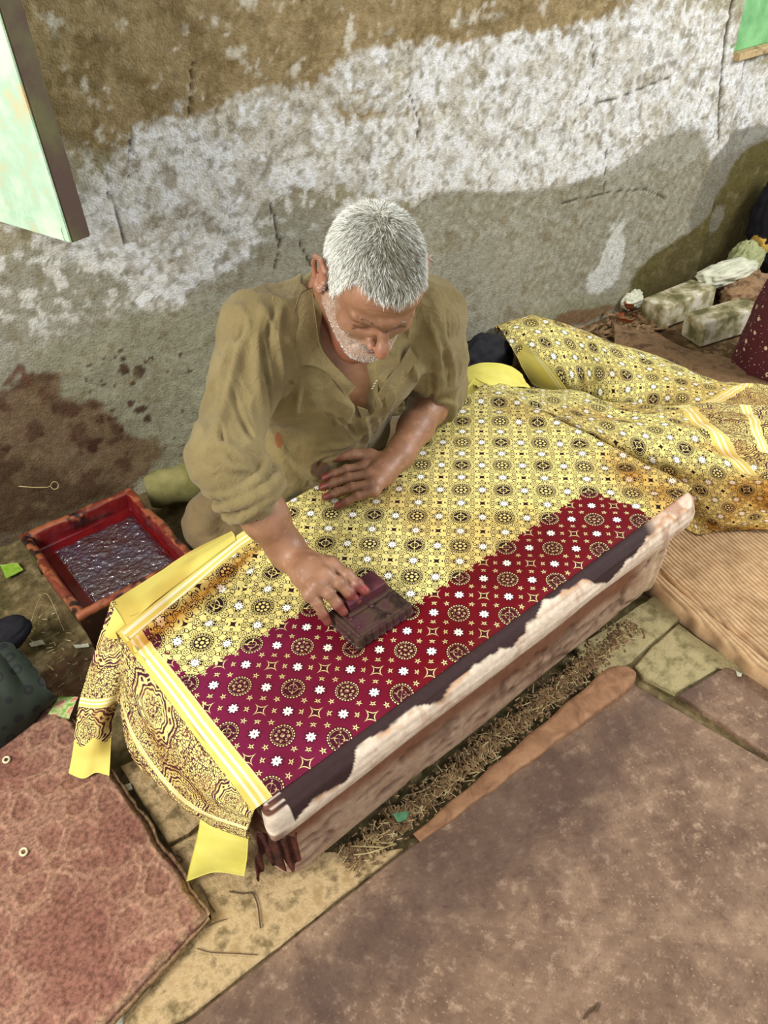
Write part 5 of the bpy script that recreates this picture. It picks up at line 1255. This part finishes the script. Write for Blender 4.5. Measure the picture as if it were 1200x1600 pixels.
def shirt():
    f, Mt, mid = torso_field(.004); ax, fr, up = Mt
    # sleeves, loose, ending in rolled cuffs below the elbow
    dR = nrm(RW-RE); dL = nrm(LW-LE)
    CR = RE+dR*.075; CL_ = LE+dL*.035
    f.chain([RSH, RSH*.62+RE*.38+np.array([.0, .01, -.012]), RE+np.array([.0, .008, -.004]), CR], [.060, .056, .050, .050], .03)
    f.chain([LSH, LSH*.55+LE*.45+np.array([.0, .0, -.008]), LE+np.array([0, .0, .004]), CL_], [.066, .066, .060, .053], .03)
    # belly cloth hanging to the table edge
    f.ell(np.array([.50, .60, .345]), (.15, .062, .10), None, .05)
    f.ell(np.array([.57, .69, .22]), (.20, .13, .14), None, .05)
    # folds pressed into and raised from the cloth, along the lines seen on the shirt
    base = Field(); base.ops = list(f.ops)
    folds = []
    def fold(pts, r, k=.014, sub=False, lift=0.):
        pp = catmull(np.array(pts, float), len(pts)*4); Q = [march(base, *p) for p in pp]; Q = [q for q in Q if q is not None]
        keep = [Q[0]]
        for q in Q[1:]:
            if np.linalg.norm(q-keep[-1]) < .035: keep.append(q)
            else: break
        Q = np.array(keep)
        if len(Q) < 4: return
        V = CAM-Q; V /= np.linalg.norm(V, axis=1, keepdims=True); Q = Q+V*lift; n = len(Q)
        folds.append((Q, r, -1 if sub else 1))
    ridges = [([(395, 500), (372, 560), (350, 640), (322, 715)], .009), ([(372, 505), (352, 570), (338, 640)], .008), ([(418, 478), (404, 520), (400, 580), (408, 650)], .009), ([(345, 690), (375, 715), (398, 745)], .008), ([(330, 712), (360, 728), (388, 735)], .007),
              ([(442, 470), (432, 520), (440, 580), (436, 640)], .007), ([(468, 590), (462, 650), (470, 720)], .007), ([(520, 620), (560, 640), (572, 680), (548, 712)], .008), ([(430, 690), (480, 740), (520, 760)], .008), ([(590, 640), (606, 672), (640, 640), (655, 610)], .008),
              ([(600, 590), (612, 620), (590, 665)], .008), ([(640, 560), (652, 600), (648, 640)], .007), ([(668, 500), (682, 540), (690, 600)], .009), ([(690, 520), (706, 570), (708, 620)], .008), ([(655, 640), (690, 625), (722, 640)], .007), ([(628, 560), (622, 600), (598, 640)], .008), ([(500, 700), (545, 690), (580, 660)], .008), ([(430, 770), (470, 760), (510, 700)], .009)]
    creases = [([(408, 530), (420, 600), (422, 680), (412, 750)], .007), ([(385, 500), (366, 560), (346, 640)], .005), ([(360, 600), (380, 660), (400, 700)], .006), ([(428, 480), (420, 520), (424, 560)], .005), ([(452, 640), (448, 700), (458, 760)], .006), ([(590, 600), (600, 640), (588, 690), (566, 700)], .007), ([(636, 600), (632, 640), (612, 672)], .007), ([(676, 560), (676, 610), (664, 640)], .007), ([(500, 640), (540, 660), (560, 690)], .005), ([(480, 760), (500, 720), (540, 705)], .006), ([(698, 500), (700, 560), (700, 610)], .004), ([(340, 650), (352, 700), (378, 740)], .005)]
    for p, r in ridges: fold(p, r*1.05, .013, False, .000)
    for p, r in creases: fold(p, r, .012, True, .003)
    # rolled cuffs: two thick turns of cloth each
    for C_, d, r in ((CR, dR, .052), (CL_, dL, .052)):
        a = np.cross(d, [0, 0, 1.]); a /= np.linalg.norm(a); b = np.cross(d, a)
        for off, rr, th in ((-.036, r+.005, .0085), (-.013, r+.009, .0095), (.008, r+.006, .0085)):
            ring = [C_+d*(off+.006*math.sin(2*t+off*90))+(a*math.cos(t)+b*math.sin(t))*(rr-.006)*(1+.03*math.sin(3*t)) for t in np.linspace(0, 2*math.pi, 17)]
            f.chain(ring, [th]*17, .0035)
        f.cone(C_+d*.001, C_+d*.09, r-.009, r-.004, .003, True)
    # open neck
    apex = march(base, 574, 642); nk = NECK+np.array([0, .0, .02])
    fc = H_(0, -.01, -.09)
    f.cone(nk+up*.02, nk+up*.10+fr*.02, .066, .075, .006, True)
    for pts, rr in [([(552, 550), (560, 590), (568, 622), (574, 644)], [.050, .042, .034, .024])]:
        Q = [march(base, *p) for p in pts]; Q2 = [q+nrm(CAM-q)*.006 for q in Q]; f.chain(Q2, rr, .004, True)
    Qc = march(base, 545, 545)
    f.cone(nk+up*.01, Qc+nrm(CAM-Qc)*.0, .062, .044, .008, True)
    def warp(P):
        r_ = 1-np.clip(np.abs(fbm(P*np.array([1.4, 1.4, .55]), 11, 2, 11)-.5)*7, 0, 1); return -.0062*r_+.0036*(np.abs(fbm(P*np.array([1, 1, 1.4]), 20, 2, 21)-.5)*2-.3)+.0012*(fbm(P, 45, 2, 4)-.5)
    V, F = surface(f, np.array([.12, .28, .05]), np.array([.94, .96, .80]), .0029, warp)
    Nn = fgrad(f, V, .004)
    for Q, r, sg in folds:
        m_ = ((V > Q.min(0)-.05) & (V < Q.max(0)+.05)).all(1); ii = np.where(m_)[0]; D = np.full(len(ii), 9.); T_ = np.zeros(len(ii))
        for i, (a, b) in enumerate(zip(Q, Q[1:])):
            ba = b-a; t = np.clip(((V[ii]-a)@ba)/(ba@ba+1e-12), 0, 1); d = np.linalg.norm(V[ii]-a-t[:, None]*ba, axis=1); u = d < D; D[u] = d[u]; T_[u] = (i+t[u])/(len(Q)-1)
        tp = np.sin(np.pi*np.clip(T_*.96+.02, 0, 1))**.7
        h = (np.exp(-(D/(r*.9))**2) if sg > 0 else -np.exp(-(D/(r*.65))**2)+.35*np.exp(-((D-r*1.4)/(r*.7))**2))*tp*r*(1.15 if sg > 0 else 1.15)
        V[ii] += Nn[ii]*h[:, None]
    n1 = fbm(V, 9, 3, 5); c = np.ones((len(V), 3))*(.92+.16*n1)[:, None]
    def stain(px, py, rx, ry, colr, a):
        q = march(base, px, py)
        if q is None: return
        d = (V-q)@RC.T; m_ = np.exp(-(d[:, 0]/rx)**2-(d[:, 1]/ry)**2)*(np.abs(d[:, 2]) < .08)+.35*(fbm(V, 60, 3, 8)-.5)
        m_ = (sstep(.35, .55, m_)*a)[:, None]; tgt = np.array(colr); c[:] = c*(1-m_)+tgt*m_
    stain(437, 689, .009, .016, (1.0, .38, .22), .8); stain(523, 662, .006, .007, (.55, .45, .35), .6); stain(492, 712, .05, .03, (.8, .72, .6), .35); stain(502, 735, .022, .02, (.32, .16, .16), .8); stain(458, 600, .006, .004, (.5, .4, .3), .6); stain(430, 745, .02, .03, (.8, .6, .5), .4)
    o = link('shirt', mesh('shirt', V, F, True, None, c), M['khaki']); under(MAN, o); o['label'] = 'loose khaki shirt with rolled sleeves and open neck'
    return o, base, Mt
SHIRT, SB, MT = shirt()
def on_shirt(px, py, lift=.004):
    q = march(SB, px, py); return q+nrm(CAM-q)*lift
def sheet_on(name, rows, nu, nv, t, label=None, lift=.005, mm='khaki', amp=.001):
    R_ = [[(on_shirt(p[0], p[1], p[2] if len(p) > 2 else lift)) for p in r] for r in rows]
    A = patch(R_, nu, nv); A += (amp*(fbm(A, 40, 2, 3)-.5))[:, None]; A, F = thicken(A, gridF(nu, nv), t, nu, nv)
    bm = mesh(name, A, F, True, None, np.ones((len(A), 3))*.98); o = link(name, bm, M[mm]); o.parent = SHIRT
    if label: o['label'] = label
    return o
def trousers():
    f = Field(); hipR = np.array([.49, .80, .13]); hipL = np.array([.68, .80, .13]); kR = np.array([.355, .80, .115]); kL = np.array([.92, .74, .11])
    f.chain([hipR, (hipR+kR)/2, kR], [.10, .088, .070], .04); f.chain([hipL, (hipL+kL)/2, kL], [.10, .088, .070], .04)
    f.chain([kR, np.array([.48, .63, .07]), np.array([.60, .60, .06])], [.068, .058, .045], .03); f.chain([kL, np.array([.76, .63, .07]), np.array([.64, .62, .06])], [.068, .058, .045], .03)
    f.ell(np.array([.345, .77, .075]), (.05, .06, .05), None, .03)
    f.chain([(.30, .82, .14), (.33, .75, .165), (.38, .70, .15)], [.008, .012, .008], .015); f.chain([(.30, .78, .11), (.32, .71, .13), (.38, .67, .12)], [.008, .012, .008], .015)
    V, F = surface(f, np.array([.20, .55, -.02]), np.array([1.02, .96, .26]), .0045, lambda P: .012*(np.abs(fbm(P, 11, 3, 2)-.5)*2-.3)-.006*(1-np.clip(np.abs(fbm(P, 9, 2, 12)-.5)*8, 0, 1))); V[:, 2] = np.maximum(V[:, 2], -.002)
    o = link('trousers', mesh('trousers', V, F, True, None, np.ones((len(V), 3))), M['trouser']); under(MAN, o)
    f = Field()
    for s, x in ((1, .64), (-1, .58)): f.chain([(x, .61, .05), (x+s*.08, .60, .035), (x+s*.13, .60, .03)], [.036, .032, .022], .01); f.cone((x+s*.13, .60, .03), (x+s*.16, .605, .026), .014, .010, .006)
    V, F = surface(f, np.array([.36, .54, -.01]), np.array([.86, .67, .12]), .004); V[:, 2] = np.maximum(V[:, 2], 0)
    o = link('feet', mesh('feet', V, F, True, None, np.tile(cB(140, 92, 64), (len(V), 1))), M['skin']); under(MAN, o)
trousers()
def shirt_details():
    # collar, placket, shirt-front edge
    sheet_on('collar', [[(488, 448, .012), (494, 500, .012), (503, 545, .010), (530, 578, .008), (556, 604, .006)],
                        [(470, 458, .014), (476, 510, .014), (485, 556, .013), (516, 584, .010), (550, 612, .007)],
                        [(460, 486, .006), (461, 535, .006), (463, 569, .006), (500, 574, .007), (544, 618, .004)]], 22, 60, .0025, 'fold-down collar on the right side')
    sheet_on('collar', [[(640, 540, .010), (622, 572, .008), (600, 600, .006), (582, 628, .004)],
                        [(652, 560, .010), (632, 588, .008), (608, 612, .006), (585, 636, .004)]], 14, 40, .0025, 'collar edge on the left side')
    sheet_on('placket', [[(558, 634, .004), (565, 655, .003), (566, 675, .003), (562, 695, .003), (550, 712, .003)],
                         [(574, 640, .006), (580, 658, .005), (580, 676, .005), (575, 696, .005), (562, 716, .005)]], 12, 60, .002, 'button placket')
    M['button'] = mat('horn_button', (120, 104, 70), (150, 132, 96), 60, .4)
    for px, py in ((573, 652), (568, 690)):
        q = on_shirt(px, py, .0075); n = nrm(CAM-q); V, F = tube([q-n*.001, q+n*.0008], [.0042, .0038], 14); o = link('button', mesh('button', V, F), M['button']); o.parent = SHIRT
    M['thread_white'] = mat('white_stitching', (210, 204, 180), (226, 220, 200), 60, .8)
    for k in range(4):
        a = on_shirt(580+k*2.2, 608-k*4, .0035); b = on_shirt(583+k*2.2, 606-k*4, .0035); V, F = tube([a, b], .0006, 6); o = link('stitch', mesh('stitch', V, F), M['thread_white']); o.parent = SHIRT
shirt_details()
